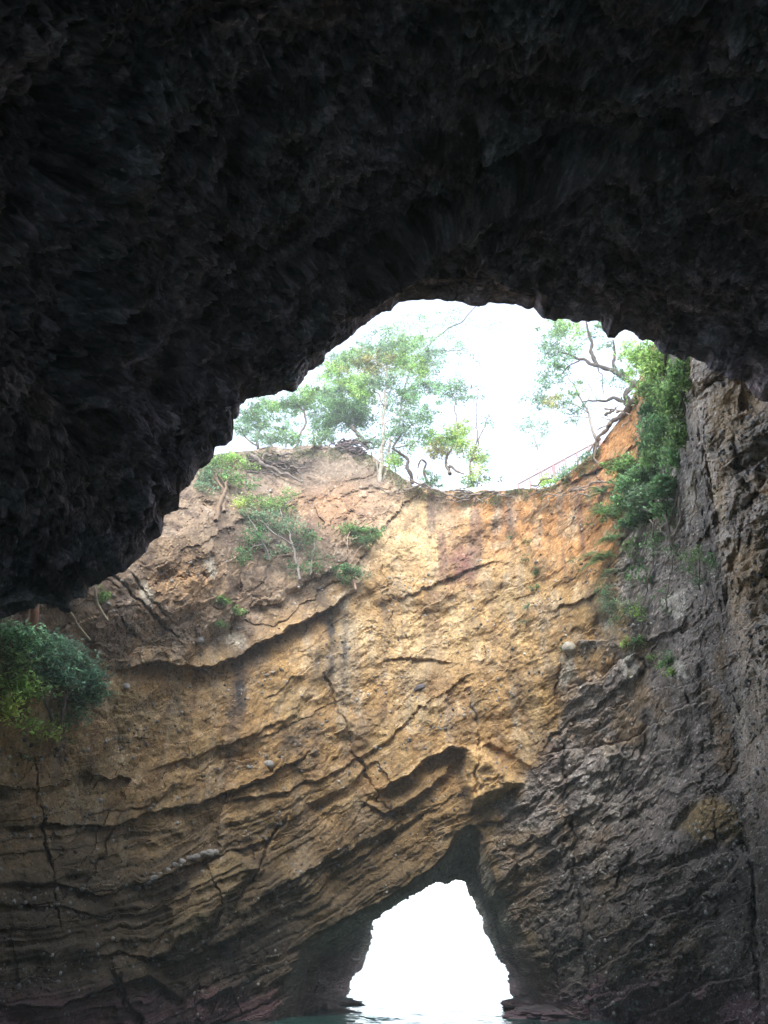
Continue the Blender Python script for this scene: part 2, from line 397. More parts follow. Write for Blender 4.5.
def build_cliff():
    fine = np.arange(-14, 783, 1.12)
    xs = np.concatenate([np.arange(-1000, -14, 12.0), fine, np.arange(783, 1700, 12.0)])
    nv = 640
    tv = np.linspace(0, 1, nv)
    rim = np.interp(xs, [p[0] for p in RIM], [p[1] for p in RIM])
    nz = fbm(np.stack([xs*.045, xs*0, xs*0], -1), 5, 61)
    rim = rim + 5.0*nz
    bot = 1150.0
    PX = np.repeat(xs[None], nv, 0); PY = bot + (rim[None] - bot)*(1 - (1 - tv[:, None])**1.0)
    def snap(PX, PY):
        # pull vertices next to the arch mouth onto its outline so the opening has a clean lip
        n = 1.0*fbm(np.stack([PX*.11, PY*.11, PX*0], -1), 4, 5)*4
        return n
    wob = 4.5*fbm(np.stack([PX*.10, PY*.10, PX*0], -1), 5, 5)
    sh = sdpoly(PX, PY, HOLE) + wob*.8
    r0 = base_r(PX, PY)
    tt = np.clip(tunnel(PX, PY), 0, 1)
    P0 = at(PX, PY, r0 + np.where(sdpoly(PX, PY, NEAR) < 0, 14*tt**1.7, 0))
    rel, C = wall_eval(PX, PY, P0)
    inside = sdpoly(PX, PY, NEAR) < 0
    deep = np.where(inside, 14*tt**1.7, 0)
    rel = rel*(1 + 1.3*tt)
    R = r0 + rel + deep
    P = at(PX, PY, R)
    # the inside of the arch: ledges and hollows pushed sideways, across the passage
    pk = sstep(0, .25, tt)[..., None]*inside[..., None]
    q = P*np.array([1, .8, 1]); bed = np.stack([P[..., 0]*.3, P[..., 1]*.35, P[..., 2]*2.2 - P[..., 0]*.9], -1)
    amt = .45*fbm(q*.55, 4, 171) + .22*ridged(q*1.4, 4, 173) + .22*sstep(-.05, .1, vnoise(bed, 175)) + .07*fbm(q*6, 3, 177)
    cxy = np.stack([-(PX - 432)/90, 0*PX, (PY - 950)/90], -1)
    P = P + cxy*(amt*.55)[..., None]*pk
    # where rows go below the sea, keep going down rather than out
    keep = (sh > 0)
    q = keep
    mask = q[:-1, :-1] & q[1:, :-1] & q[:-1, 1:] & q[1:, 1:]
    rows = [P]; cols = [C]; n_extra = 26
    d = P[-1, :, :2]/np.linalg.norm(P[-1, :, :2], axis=1, keepdims=True)
    for k in range(1, n_extra + 1):
        dist = .05*k + 30*(k/n_extra)**3
        Q = P[-1].copy(); Q[:, :2] += d*dist
        Q[:, 2] += .12*dist*.3 + .25*fbm(Q*.9, 4, 131)*min(1, k/5) - .02*k
        rows.append(Q[None]); cols.append(np.broadcast_to(np.array([.10, .075, .05]), Q.shape)[None].copy())
    V = np.concatenate(rows, 0); CC = np.concatenate(cols, 0)
    nr, nc = V.shape[:2]
    m2 = np.ones((nr - 1, nc - 1), bool); m2[:nv - 1] = mask
    f = grid_faces(nr, nc, m2)
    used = np.unique(f); mp = np.full(nr*nc, -1); mp[used] = np.arange(len(used))
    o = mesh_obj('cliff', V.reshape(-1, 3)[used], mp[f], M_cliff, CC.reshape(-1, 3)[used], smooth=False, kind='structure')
    return xs, tv, PX, PY, R
cx, ctv, cPX, cPY, cR = build_cliff()
def wall_at(px, py):
    """distance of the finished cliff surface at a pixel"""
    i = int(np.argmin(abs(cx - px))); j = int(np.argmin(abs(cPY[:, i] - py)))
    return float(cR[j, i])

# ------------------------------------------------------------------ the cave roof overhead, with its jagged lip
LIP = [(-260, 900), (-200, 760), (-120, 668), (-60, 640), (-10, 622), (0, 619), (22, 612), (40, 603), (70, 611), (75, 600), (100, 583), (108, 576), (128, 568), (147, 552), (152, 540), (162, 532), (163, 518),
       (180, 509), (183, 492), (206, 468), (214, 454), (231, 438), (230, 424), (240, 408), (246, 400), (262, 396), (280, 391), (292, 392), (302, 380), (312, 368), (322, 363),
       (331, 352), (346, 341), (362, 326), (376, 315), (392, 310), (398, 302), (412, 300), (424, 298), (440, 299), (455, 300), (472, 305), (478, 307), (490, 302), (508, 303), (520, 306), (536, 307), (545, 317),
       (556, 320), (568, 318), (578, 322), (596, 322), (607, 337), (618, 337), (625, 333), (640, 340), (648, 341), (655, 343), (663, 355), (672, 353), (682, 361), (692, 360), (708, 368), (722, 373), (738, 382), (748, 386), (762, 398), (790, 404), (860, 440), (960, 520), (1060, 680), (1150, 900)]
def build_roof():
    xs = np.concatenate([np.arange(-260, -20, 6.0), np.arange(-20, 790, 1.25), np.arange(790, 1150, 6.0)])
    lx = np.array([p[0] for p in LIP], float); ly = np.array([p[1] for p in LIP], float)
    # walk along the lip by arc length so steep parts keep their detail
    seg = np.hypot(np.diff(lx), np.diff(ly)); al = np.concatenate([[0], np.cumsum(seg)])
    vis0, vis1 = np.interp(-245, lx, al), np.interp(1080, lx, al)
    sa = np.concatenate([np.linspace(0, vis0, 40)[:-1], np.arange(vis0, vis1, 1.4), np.linspace(vis1, al[-1], 40)[1:]])
    ex = np.interp(sa, al, lx); ey = np.interp(sa, al, ly)
    w = fbm(np.stack([sa*.10, sa*0, sa*0], -1), 4, 201); w2 = fbm(np.stack([sa*.10, sa*0 + 7, sa*0], -1), 4, 203)
    amp = np.interp(ex, [0, 200, 360, 400, 520, 600], [4.5, 4.5, 3.0, 2.0, 2.4, 5.5])
    ex = ex + w*amp; ey = ey + w2*amp
    # plan distance of the lip: all along one edge of the pit
    dx, dy, dz = ray(ex, ey)
    Ylip = 12.0 + .5*fbm(np.stack([sa*.006, sa*0, sa*0], -1), 3, 205)
    t = Ylip/dy
    E = np.stack([dx*t, dy*t, CAMZ + dz*t], -1)
    zmin = -1.2
    E[:, 2] = np.maximum(E[:, 2], zmin)
    n = len(sa)
    # underside: from the lip back over the boat
    wv = np.concatenate([np.linspace(0, 1.2, 60)**1.0*1.0, np.linspace(1.2, 9.5, 400)[1:], np.linspace(9.5, 30, 40)[1:]])
    T = np.linspace(0, 1, n)
    # vault further back: slightly lower and wider
    U = np.repeat(E[None], len(wv), 0)
    ww = wv[:, None]
    cz = U[..., 2]
    k = sstep(0, 12, ww)
    U[..., 1] -= ww
    U[..., 0] *= 1 + .10*k
    U[..., 2] = cz + (.55*np.sin(ww*.55))*sstep(0, 3, cz) - .10*ww*sstep(2, 8, cz)
    # gentle smoothing of lip outline as it goes back
    ker = np.exp(-(np.arange(-60, 61)/25.0)**2); ker /= ker.sum()
    for c in (0, 2):
        pad = np.pad(U[..., c], ((0, 0), (60, 60)), mode='edge')
        sm = np.stack([np.convolve(r_, ker, 'valid') for r_ in pad])
        b = sstep(0, 1.6, wv)[:, None]
        U[..., c] = U[..., c]*(1 - b) + sm*b
    # close the far back
    bk = sstep(22, 30, ww); U[..., 2] = U[..., 2]*(1 - .5*bk)
    # displacement along the surface normal
    du = np.gradient(U, axis=0); dv = np.gradient(U, axis=1)
    Nn = np.cross(du, dv); Nn /= np.linalg.norm(Nn, axis=-1, keepdims=True) + 1e-9
    cen = np.array([0, 4.0, 2.0]) - U
    sgn = np.sign((Nn*cen).sum(-1, keepdims=True)); Nn *= sgn     # point into the cave
    lo = fbm(U*.45, 4, 211); md = fbm(U*1.3, 4, 213); hi = fbm(U*4, 4, 215)
    # clasts and flakes: cells with their own tilt
    k2 = np.ones(41)/41; es = np.stack([np.convolve(np.pad(E[:, c], 20, mode='edge'), k2, 'valid') for c in (0, 2)], -1)
    arc = np.concatenate([[0], np.cumsum(np.hypot(*np.diff(es, axis=0).T))]); arc2 = np.repeat(arc[None], len(wv), 0)
    sU = np.stack([arc2 + .25*U[..., 1] + .12*md, U[..., 1] - .25*arc2 + .12*hi], -1)
    q = sU*2.3 + .14*np.stack([md, hi], -1)
    f1, f2, cid, ox, oy = worley(q, 21)
    q2 = sU*5.6 + .12*np.stack([hi, md], -1)
    q4 = sU*13 + .2*np.stack([hi, md], -1); k1, k2_, kid, kx, ky = worley(q4, 29)
    g1, g2, gid, gx, gy = worley(q2, 25)
    q3 = sU*.75 + .3*np.stack([md, hi], -1)
    h1, h2, hid, hx, hy = worley(q3, 27)
    ef, eg, eh, ek = sstep(0, .22, f2 - f1), sstep(0, .25, g2 - g1), sstep(0, .3, h2 - h1), sstep(0, .3, k1*0 + k2_ - k1)
    tl = .5*((cid*13 % 1) - .5)*ox + .5*((cid*29 % 1) - .5)*oy
    tg = .5*((gid*13 % 1) - .5)*gx + .5*((gid*29 % 1) - .5)*gy
    D = .55*lo + .20*md + .07*hi + ef*(.10*(cid - .3) + .50*tl + .05) + eg*(.06*(gid - .3) + .34*tg + .035) + eh*(.16*(hid - .4) + .5*((hid*17 % 1) - .5)*hx + .5*((hid*23 % 1) - .5)*hy)
    D += .05*fbm(U*11, 3, 219, .6) + ek*(.03*(kid - .2) + .09*(((kid*13) % 1 - .5)*kx + ((kid*29) % 1 - .5)*ky))
    b1, b2, bid, bx, by_ = worley(sU*.33 + .1*np.stack([md, lo], -1) + 3, 35)
    D += (.7*((bid*17 % 1) - .5)*bx + .7*((bid*23 % 1) - .5)*by_)*sstep(0, .35, b2 - b1)
    # long diagonal ribs and clefts
    def groove(ax, ay, bx, by, wd, dep):
        ex_, ey_ = bx - ax, by - ay; l2 = ex_**2 + ey_**2
        X = U[..., 0] + .18*md + .1*hi; Y = U[..., 1] + .18*hi + .15*md
        tt = np.clip(((X - ax)*ex_ + (Y - ay)*ey_)/l2, 0, 1)
        dd = np.hypot(X - ax - tt*ex_, Y - ay - tt*ey_)
        return dep*np.exp(-(dd/wd)**2)
    D += groove(-.6, 11.4, 3.2, 8.5, .16, .55) - groove(-.4, 10.7, 3.2, 7.9, .28, .5) + groove(3.2, 8.5, 7.5, 7.2, .22, .4) + groove(1.2, 11.2, 3.6, 9.2, .10, .3)
    D -= groove(-3.2, 4.6, -4.1, 8.9, .30, .5) + groove(-4.1, 8.9, -2.6, 10.9, .22, .35) + groove(-3.9, 8.9, -1.2, 9.6, .12, .3)
    D += groove(-3.0, 9.0, -1.0, 10.0, .12, .25) - groove(-6.5, 4.5, -3.5, 5.5, .2, .4)
    edge = sstep(.0, .45, ww)
    vis = sstep(.02, 1.0, ww)
    P = U + Nn*(D*(.10 + .90*vis))[..., None]*1.0
    C = np.empty(P.shape)
    C[:] = (.11, .11, .115)
    def mix(col, m):
        m = np.clip(m, 0, 1)[..., None]; C[:] = C*(1 - m) + np.array(col)*m
    mix((.16, .14, .12), sstep(0, .5, fbm(U*1.1 + 5, 4, 221))*.7)
    mix((.09, .11, .10), sstep(.05, .5, fbm(U*.7 + 15, 4, 223))*.6)
    mix((.19, .14, .10), sstep(.1, .5, fbm(U*.6 + 25, 4, 225))*sstep(-1, 5, U[..., 0])*.6)
    mix((.025, .025, .03), sstep(.0, .5, fbm(U*1.5 + 35, 4, 227))*.8)
    mix((.32, .31, .30), sstep(.25, .55, fbm(U*2.6 + 45, 5, 229))*.35)
    gr = _hash(np.arange(C.shape[0])[:, None] + 0*C[..., 0].astype(np.int64), np.arange(C.shape[1])[None] + 0*C[..., 0].astype(np.int64), np.zeros(C.shape[:2], np.int64), 173)
    C *= ((.55 + .9*cid)*(.45 + 1.1*gid)*(.5 + kid)*(1 + .5*(gr - .5) + 1.5*(gr > .985)))[..., None]; C *= np.array([2.15, 1.82, 2.2])
    # pit side of the roof: up from the lip to the wood above, then the top going back
    up = []
    upc = []
    top_z = 17.5
    for j in range(1, 41):
        a = j/40
        Q = E.copy()
        hgt = (top_z - E[:, 2])*a
        Q[:, 2] = E[:, 2] + hgt
        Q[:, 1] += -.06*hgt - .25*sstep(0, .1, a) + .0
        Q[:, 0] *= 1 - .0*a
        disp = .35*fbm(Q*.8, 4, 231)*sstep(0, .15, a)
        Q[:, 1] -= abs(disp)
        up.append(Q[None]); upc.append(np.broadcast_to(np.array([.12, .10, .08]), Q.shape)[None].copy())
    last = up[-1][0]
    for j in range(1, 20):
        Q = last.copy(); Q[:, 1] -= 32*(j/19)**1.5; Q[:, 2] += .4*fbm(Q*.4, 3, 233)
        Q[:, 0] *= 1 + 1.2*(j/19)
        if j >= 18: Q[:, 2] -= 6*(j - 17)
        up.append(Q[None]); upc.append(np.broadcast_to(np.array([.07, .06, .04]), Q.shape)[None].copy())
    V = np.concatenate([np.concatenate(up[::-1], 0), P], 0); CC = np.concatenate([np.concatenate(upc[::-1], 0), C], 0)
    nr, nc = V.shape[:2]
    f = grid_faces(nr, nc)
    mesh_obj('cave_roof', V.reshape(-1, 3), f, M_roof, np.clip(CC, .01, .8).reshape(-1, 3), smooth=False, kind='structure')
    return E
roofE = build_roof()

# ------------------------------------------------------------------ sea
def build_sea():
    m, nt, b = new_mat('sea_water'); N = nt.nodes; L = nt.links
    b.inputs['Base Color'].default_value = (.03, .10, .08, 1); b.inputs['Roughness'].default_value = .07; b.inputs['IOR'].default_value = 1.33
    g = N.new('ShaderNodeNewGeometry'); n1 = N.new('ShaderNodeTexNoise'); n1.inputs['Scale'].default_value = 1.3; n1.inputs['Detail'].default_value = 5
    mp = N.new('ShaderNodeMapping'); mp.inputs['Scale'].default_value = (1, .6, 1)
    L.new(g.outputs['Position'], mp.inputs['Vector']); L.new(mp.outputs[0], n1.inputs['Vector'])
    bp = N.new('ShaderNodeBump'); bp.inputs['Distance'].default_value = .25; bp.inputs['Strength'].default_value = .8
    L.new(n1.outputs['Fac'], bp.inputs['Height']); L.new(bp.outputs[0], b.inputs['Normal'])
    xs = np.concatenate([-np.geomspace(60000, 40, 18), np.linspace(-30, 30, 161), np.geomspace(40, 60000, 18)])
    ys = np.concatenate([-np.geomspace(400, 30, 8), np.linspace(-20, 80, 261), np.geomspace(90, 60000, 20)])
    X, Y = np.meshgrid(xs, ys)
    P = np.stack([X, Y, X*0], -1)
    near = sstep(90, 60, Y)*sstep(40, 28, abs(X))
    P[..., 2] = (.10*fbm(np.stack([X*.9, Y*.6, X*0], -1), 4, 301) + .03*fbm(np.stack([X*3, Y*2, X*0], -1), 3, 305))*near
    mesh_obj('sea_water', P.reshape(-1, 3), grid_faces(*X.shape), m, kind='structure')
build_sea()

TG = 'small trees along the left rim of the pit'
# ------------------------------------------------------------------ vegetation
def leaf_mat(name, trans=.5, rough=.5):
    m, nt, b = new_mat(name); N = nt.nodes; L = nt.links
    a = N.new('ShaderNodeAttribute'); a.attribute_name = 'Col'
    L.new(a.outputs['Color'], b.inputs['Base Color']); b.inputs['Roughness'].default_value = rough; b.inputs['Specular IOR Level'].default_value = .35
    t = N.new('ShaderNodeBsdfTranslucent'); h = N.new('ShaderNodeHueSaturation'); h.inputs['Value'].default_value = 2.7; h.inputs['Saturation'].default_value = 1.05
    L.new(a.outputs['Color'], h.inputs['Color']); L.new(h.outputs[0], t.inputs['Color'])
    mx = N.new('ShaderNodeMixShader'); mx.inputs[0].default_value = trans
    L.new(b.outputs[0], mx.inputs[1]); L.new(t.outputs[0], mx.inputs[2]); L.new(mx.outputs[0], N['Material Output'].inputs['Surface'])
    return m
M_leaf = leaf_mat('foliage', .6)
M_bark = rock_mat('bark', .9, .2, 4, .02, .35)
M_rust = rock_mat('painted_rail', .6, .4, 6, .003, .12)
rng = np.random.default_rng(11)

def unit(n, r=rng):
    v = r.normal(size=(n, 3)); return v/np.linalg.norm(v, axis=1, keepdims=True)
def leaves(centres, size, cols, up=.5, asp=.42, droop=0.0):
    """pointed, slightly folded leaves (6 vertices, 4 triangles) at the given points"""
    n = len(centres)
    d = unit(n); d[:, 2] = d[:, 2]*.6 - droop; d /= np.linalg.norm(d, axis=1, keepdims=True)
    nn = unit(n)*(1 - up) + np.array([0, -.25, 1])*up
    s = np.cross(d, nn); s /= np.linalg.norm(s, axis=1, keepdims=True) + 1e-9
    nn = np.cross(s, d)
    L = size*rng.uniform(.6, 1.3, (n, 1)); Wd = L*asp
    base = centres - d*L*.5
    a = base; m1 = base + d*L*.42 + s*Wd*.5 - nn*Wd*.12; m2 = base + d*L*.42 - s*Wd*.5 - nn*Wd*.12; mid = base + d*L*.5 + nn*Wd*.08; tip = base + d*L - nn*L*.12
    V = np.stack([a, m1, tip, m2, mid], 1).reshape(-1, 3)
    i = (np.arange(n)*5)[:, None, None]
    Fc = (np.array([[0, 1, 4], [1, 2, 4], [2, 3, 4], [3, 0, 4]])[None] + i).reshape(-1, 3)
    C = np.repeat(cols, 5, 0)
    return V, Fc, C
def tube(pts, rad, k=6):
    pts = np.asarray(pts, float); n = len(pts)
    t = np.gradient(pts, axis=0); t /= np.linalg.norm(t, axis=1, keepdims=True) + 1e-9
    ref = np.array([.31, .92, .23]); s = np.cross(t, ref); s /= np.linalg.norm(s, axis=1, keepdims=True) + 1e-9
    b = np.cross(t, s); a = np.arange(k)*2*math.pi/k
    ring = s[:, None]*np.cos(a)[None, :, None] + b[:, None]*np.sin(a)[None, :, None]
    V = pts[:, None] + ring*np.asarray(rad)[:, None, None]
    V = V.reshape(-1, 3)
    i, j = np.meshgrid(np.arange(n - 1), np.arange(k), indexing='ij')
    f = np.stack([i*k + j, i*k + (j + 1) % k, (i + 1)*k + (j + 1) % k, (i + 1)*k + j], -1).reshape(-1, 4)
    return V, f
class MB:
    def __init__(s): s.v = []; s.f = []; s.c = []; s.n = 0
    def add(s, V, f, c):
        s.v.append(V); s.f.append(np.asarray(f) + s.n); s.n += len(V)
        c = np.asarray(c, float); s.c.append(np.broadcast_to(c, (len(V), 3)) if c.ndim == 1 else c)
    def build(s, name, mat, parent=None, smooth=True, origin=None, kind=None):
        V = np.concatenate(s.v)
        if origin is not None: V = V - np.asarray(origin)
        return mesh_obj(name, V, np.concatenate(s.f), mat, np.concatenate(s.c), smooth, parent, kind)
def smooth_path(pts, n, gnarl=0.0, seed=0):
    """resample a polyline of 3D points with knobbly wander"""
    pts = np.asarray(pts, float); seg = np.linalg.norm(np.diff(pts, axis=0), axis=1); a = np.concatenate([[0], np.cumsum(seg)])
    s = np.linspace(0, a[-1], n); Q = np.stack([np.interp(s, a, pts[:, i]) for i in range(3)], -1)
    if n > 6 and len(pts) > 2:
        for _ in range(max(1, n//12)):
            Q[1:-1] = (Q[:-2] + 2*Q[1:-1] + Q[2:])/4
    if gnarl:
        e = np.sin(np.linspace(0, math.pi, n))[:, None]**.5
        w = np.stack([fbm(np.stack([s*2.2 + seed*7.7, s*0 + c*5.1, s*0], -1), 3, 401 + c) for c in range(3)], -1)
        Q = Q + w*gnarl*e
    return Q
BARK = (.16, .13, .10)
def plant(name, label, cat, r, limbs, blobs, base=None, group=None, leaf=.13, bark=BARK, up=.5, per=34, twig=.008, clump=.22, depth=1.0, droop=0.0, crown='crown', stem='trunk', gn=.12, density=1.0, fill=1.0, asp=.42):
    """limbs: [(pts in pixels, width px start, width px end)], blobs: [(px,py,rx,ry,count,colour)]; r: plan distance or function"""
    R = r if callable(r) else (lambda x, y: r)
    pr = float(R(limbs[0][0][0][0], limbs[0][0][0][1]))
    org = at(limbs[0][0][0][0], limbs[0][0][0][1], pr)
    root = empty(name, tuple(org)); tag(root, label, cat, group)
    tb = MB(); nodes = []
    for li, (pts, w0, w1) in enumerate(limbs):
        P3 = [at(x, y, float(R(x, y)) + (dd[0] if dd else rng.normal()*.10*depth*(k > 0))) for k, (x, y, *dd) in enumerate(pts)]
        L = sum(np.linalg.norm(np.array(P3[i+1]) - P3[i]) for i in range(len(P3) - 1))
        n = max(6, int(L/.10)); Q = smooth_path(P3, n, gn*min(1, L), li + len(name))
        mpp = np.linalg.norm(at(pts[0][0], pts[0][1], float(R(*pts[0][:2]))) - at(pts[0][0] + 1, pts[0][1], float(R(*pts[0][:2]))))
        rd = np.linspace(w0, w1, n)*.5*mpp*(1 + .15*np.sin(np.arange(n)*1.7 + li))
        V, f = tube(Q, rd, 8 if w0 > 3 else 6)
        tb.add(V, f, np.array(bark)*rng.uniform(.85, 1.1))
        nodes += [(q, rr) for q, rr in zip(Q, rd)]
    NP = np.array([q for q, _ in nodes]); NR = np.array([x for _, x in nodes])
    LV = MB()
    for (x, y, rx, ry, cnt, colr) in blobs:
        rr = float(R(x, y)); c0 = at(x, y, rr)
        mpp = np.linalg.norm(at(x + 1, y, rr) - c0)
        cnt = max(3, int(cnt*density*(2.3 if group == TG else .95)))
        u = unit(cnt)*rng.uniform(.1, 1.35, (cnt, 1))**.6
        # plan frame: right, up-in-view, away
        upv = at(x, y - 1, rr) - c0; upv /= np.linalg.norm(upv)
        aw = np.array([c0[0], c0[1], 0]); aw /= np.linalg.norm(aw); rt = np.array([aw[1], -aw[0], 0])
        u = u*np.where(rng.random((cnt, 1)) < .25, 1.5, 1.0)
        C3 = c0 + u[:, :1]*rt*rx*mpp + u[:, 1:2]*upv*ry*mpp + u[:, 2:]*aw*min(rx, ry*1.6)*mpp*.8*depth
        for ci, c in enumerate(C3):
            d = np.linalg.norm(NP - c, axis=1) + (NP[:, 2] > c[2])*.3
            k = int(np.argmin(d))
            s0, s1 = NP[k], c
            dl = float(np.linalg.norm(s1 - s0))
            if dl > .05:
                midp = (s0 + s1)/2 + rng.normal(size=3)*.16*dl + np.array([0, 0, .05*dl])
                Q = smooth_path([s0, midp, s1], max(4, min(14, int(dl/.15) + 3)), .06)
                ra = min(NR[k]*.7, twig + .008*dl)
                V, f = tube(Q, np.linspace(ra, twig*.45, len(Q)), 4)
                tb.add(V, f, np.array(bark)*rng.uniform(.8, 1.25))
                NP = np.concatenate([NP, Q[1:]]); NR = np.concatenate([NR, np.linspace(ra, twig*.45, len(Q))[1:]])
            m = int(per*rng.uniform(.6, 1.6)*(1.5 if group == TG else .85)*fill)
            if m < 1: continue
            off = unit(m)*rng.uniform(.1, 1, (m, 1))**.5*clump*rng.uniform(.7, 1.9)*np.array([1, 1, .55])
            tone = rng.uniform(.55, 1.45)
            cc = np.array(colr)*tone*rng.uniform(.55, 1.6, (m, 1))*np.array([1, 1, 1]) + rng.normal(size=(m, 3))*.006
            V, f, C = leaves(c + off, leaf, np.clip(cc, .01, .6), up, asp, droop)
            LV.add(V, f, C)
    tb.build(stem, M_bark, root, origin=org)
    LV.build(crown, M_leaf, root, smooth=False, origin=org)
    return root

G1 = (.12, .185, .075); G2 = (.10, .17, .08); G3 = (.17, .25, .085); G4 = (.24, .29, .10); G5 = (.065, .12, .055); G6 = (.22, .21, .10); BL = (.12, .175, .11)
PALE = (.34, .30, .25); DK = (.075, .06, .05); MID = (.17, .14, .12)
plant('twisted_tree', 'leftmost small tree on the rim, fine crooked limbs against the sky beside the cave roof', 'tree', 30.5,
      [([(258, 449), (256, 438), (262, 428), (255, 416), (250, 408)], 3, 1.2), ([(258, 447), (247, 438), (240, 428), (236, 420)], 2, 1), ([(262, 428), (270, 418), (272, 408)], 1.6, .8)],
      [(252, 415, 16, 13, 26, G2), (240, 428, 9, 10, 10, BL), (268, 408, 12, 9, 14, G1), (262, 428, 16, 12, 12, BL)], group=TG, bark=MID, per=20, clump=.2)
plant('twisted_tree', 'small rim tree with two dark crooked stems, second from the cave roof', 'tree', 31,
      [([(296, 448), (300, 436), (305, 425), (304, 412), (312, 398)], 3, 1.2), ([(312, 447), (315, 438), (313, 428), (318, 418)], 2.5, 1), ([(304, 412), (296, 402), (290, 396)], 1.6, .8)],
      [(300, 402, 16, 12, 30, G1), (316, 394, 14, 9, 20, G3), (286, 404, 10, 9, 12, G2), (318, 418, 12, 10, 12, BL), (290, 425, 12, 12, 9, BL)], group=TG, bark=MID, per=20, clump=.2)
plant('twisted_tree', 'broad rim tree leaning left over the root heap, dense blue green crown', 'tree', 30.5,
      [([(368, 448), (361, 438), (352, 428), (344, 420), (334, 410)], 5, 2), ([(352, 428), (360, 414), (358, 400), (364, 388)], 2.6, 1), ([(344, 420), (336, 424), (326, 420)], 2, 1), ([(358, 400), (346, 390), (338, 378)], 1.6, .8), ([(320, 446), (326, 436), (334, 428)], 2.2, 1)],
      [(344, 412, 22, 14, 52, G2), (362, 400, 14, 16, 26, G1), (332, 398, 14, 14, 24, BL), (350, 382, 18, 14, 28, G3), (338, 362, 12, 9, 14, BL), (334, 372, 12, 9, 14, G3), (326, 424, 12, 8, 14, G5), (356, 420, 16, 8, 18, G5)], group=TG, bark=MID, per=24)
plant('birch_like_tree', 'tall pale double stemmed tree in the middle of the left rim, yellow green top', 'tree', 28.6,
      [([(379, 489), (380, 470), (382, 452), (385, 430), (384, 405), (388, 380), (386, 362)], 5, 1.4), ([(384, 484), (388, 468), (389, 450), (393, 430), (402, 412), (410, 396)], 3.6, 1.2), ([(379, 489), (378, 476), (376, 462)], 3, 1.2), ([(384, 405), (374, 390), (366, 376)], 1.8, .8), ([(388, 388), (400, 372), (408, 360)], 1.6, .8), ([(385, 424), (396, 416), (404, 404)], 1.6, .8)],
      [(376, 350, 22, 10, 26, BL), (404, 344, 20, 9, 22, G1), (432, 360, 14, 12, 16, BL), (356, 360, 14, 10, 16, G1), (372, 364, 20, 13, 34, G6), (402, 360, 16, 13, 30, G3), (420, 372, 12, 10, 16, G3), (386, 384, 26, 12, 26, BL), (412, 392, 14, 14, 18, G2), (362, 386, 12, 12, 14, G3), (432, 384, 10, 9, 9, BL), (396, 406, 16, 10, 10, BL)], group=TG, bark=PALE, per=20, clump=.2)
plant('crooked_tree', 'dark snaking trunk with thin grey branches right of the pale double stemmed tree', 'tree', 28.2,
      [([(412, 484), (411, 474), (407, 468), (408, 460), (400, 453), (393, 449), (399, 440), (404, 430), (403, 420)], 4.2, 1.3), ([(426, 482), (424, 470), (428, 464), (420, 460), (418, 468)], 2.8, 1.6), ([(404, 432), (414, 424), (424, 420)], 1.6, .7), ([(396, 448), (410, 446), (420, 438)], 1.4, .7)],
      [(408, 422, 16, 10, 18, BL), (424, 416, 10, 10, 10, G2), (400, 436, 18, 10, 12, BL), (422, 438, 12, 8, 9, G2), (394, 462, 10, 6, 6, G3)], group=TG, bark=DK, per=15, clump=.2)
plant('stunted_tree', 'low forked tree with olive leaves near the right end of the soil slope', 'tree', 28,
      [([(450, 474), (446, 464), (447, 454), (452, 446), (458, 438)], 4, 1.3), ([(449, 466), (456, 470), (464, 474)], 3, 1.5), ([(447, 454), (438, 448), (432, 440)], 1.8, .8), ([(452, 446), (462, 448), (470, 444)], 1.5, .7), ([(456, 440), (455, 420), (456, 400), (450, 386)], 1.5, .8)],
      [(446, 440, 16, 9, 26, G3), (458, 432, 10, 8, 12, G4), (436, 450, 12, 7, 12, G6), (466, 450, 12, 7, 12, G4), (456, 392, 12, 11, 12, BL), (446, 388, 10, 8, 8, G2)], group=TG, bark=MID, per=16, clump=.2)
plant('thin_tree', 'spindly almost leafless sapling at the open sky end of the left trees', 'tree', 28,
      [([(471, 476), (470, 464), (476, 448), (482, 430), (492, 412)], 2.4, .8), ([(476, 448), (478, 430), (476, 410), (478, 390)], 1.5, .6), ([(474, 456), (484, 450), (490, 442)], 1, .5)],
      [(476, 462, 10, 8, 8, G4), (484, 458, 9, 7, 6, BL), (478, 396, 8, 10, 3, BL), (488, 424, 7, 10, 3, BL)], group=TG, bark=MID, per=11, clump=.2)
plant('hazy_tree', 'far pale tree whose thin crown nearly melts into the white sky above the left trees', 'tree', 44,
      [([(398, 440), (402, 400), (410, 370), (424, 350), (446, 330), (462, 322), (476, 306)], 2.2, 1.2), ([(410, 370), (396, 350), (384, 340)], 1.4, .7), ([(424, 350), (446, 352), (462, 350)], 1.2, .7)],
      [(392, 334, 18, 11, 60, G1), (424, 326, 24, 12, 60, G1), (362, 352, 12, 10, 24, G1), (450, 345, 18, 14, 34, G1), (456, 318, 14, 8, 20, G1), (430, 352, 14, 9, 30, BL), (380, 350, 12, 8, 26, BL), (466, 356, 16, 16, 20, BL), (488, 330, 12, 14, 9, BL)], bark=(.14, .12, .12), per=18, leaf=.16, clump=.35)
plant('hazy_shrub', 'pale green shrub with narrow leaves at the low point of the rim', 'shrub', 27.8,
      [([(474, 486), (473, 478), (470, 470)], 1.6, .8), ([(477, 487), (480, 478), (484, 472)], 1.4, .7)], [(474, 476, 14, 8, 22, G4), (484, 480, 10, 6, 12, BL), (466, 484, 8, 5, 8, G2)], bark=MID, per=20, clump=.18, stem='stem', crown='foliage')
plant('hazy_shrub', 'small blue green shrub under the dark snaking trunk', 'shrub', 27.4,
      [([(431, 486), (431, 478), (433, 472)], 1.6, .8)], [(432, 477, 8, 8, 18, BL), (430, 484, 6, 4, 8, G2)], bark=MID, per=20, clump=.15, stem='stem', crown='foliage')
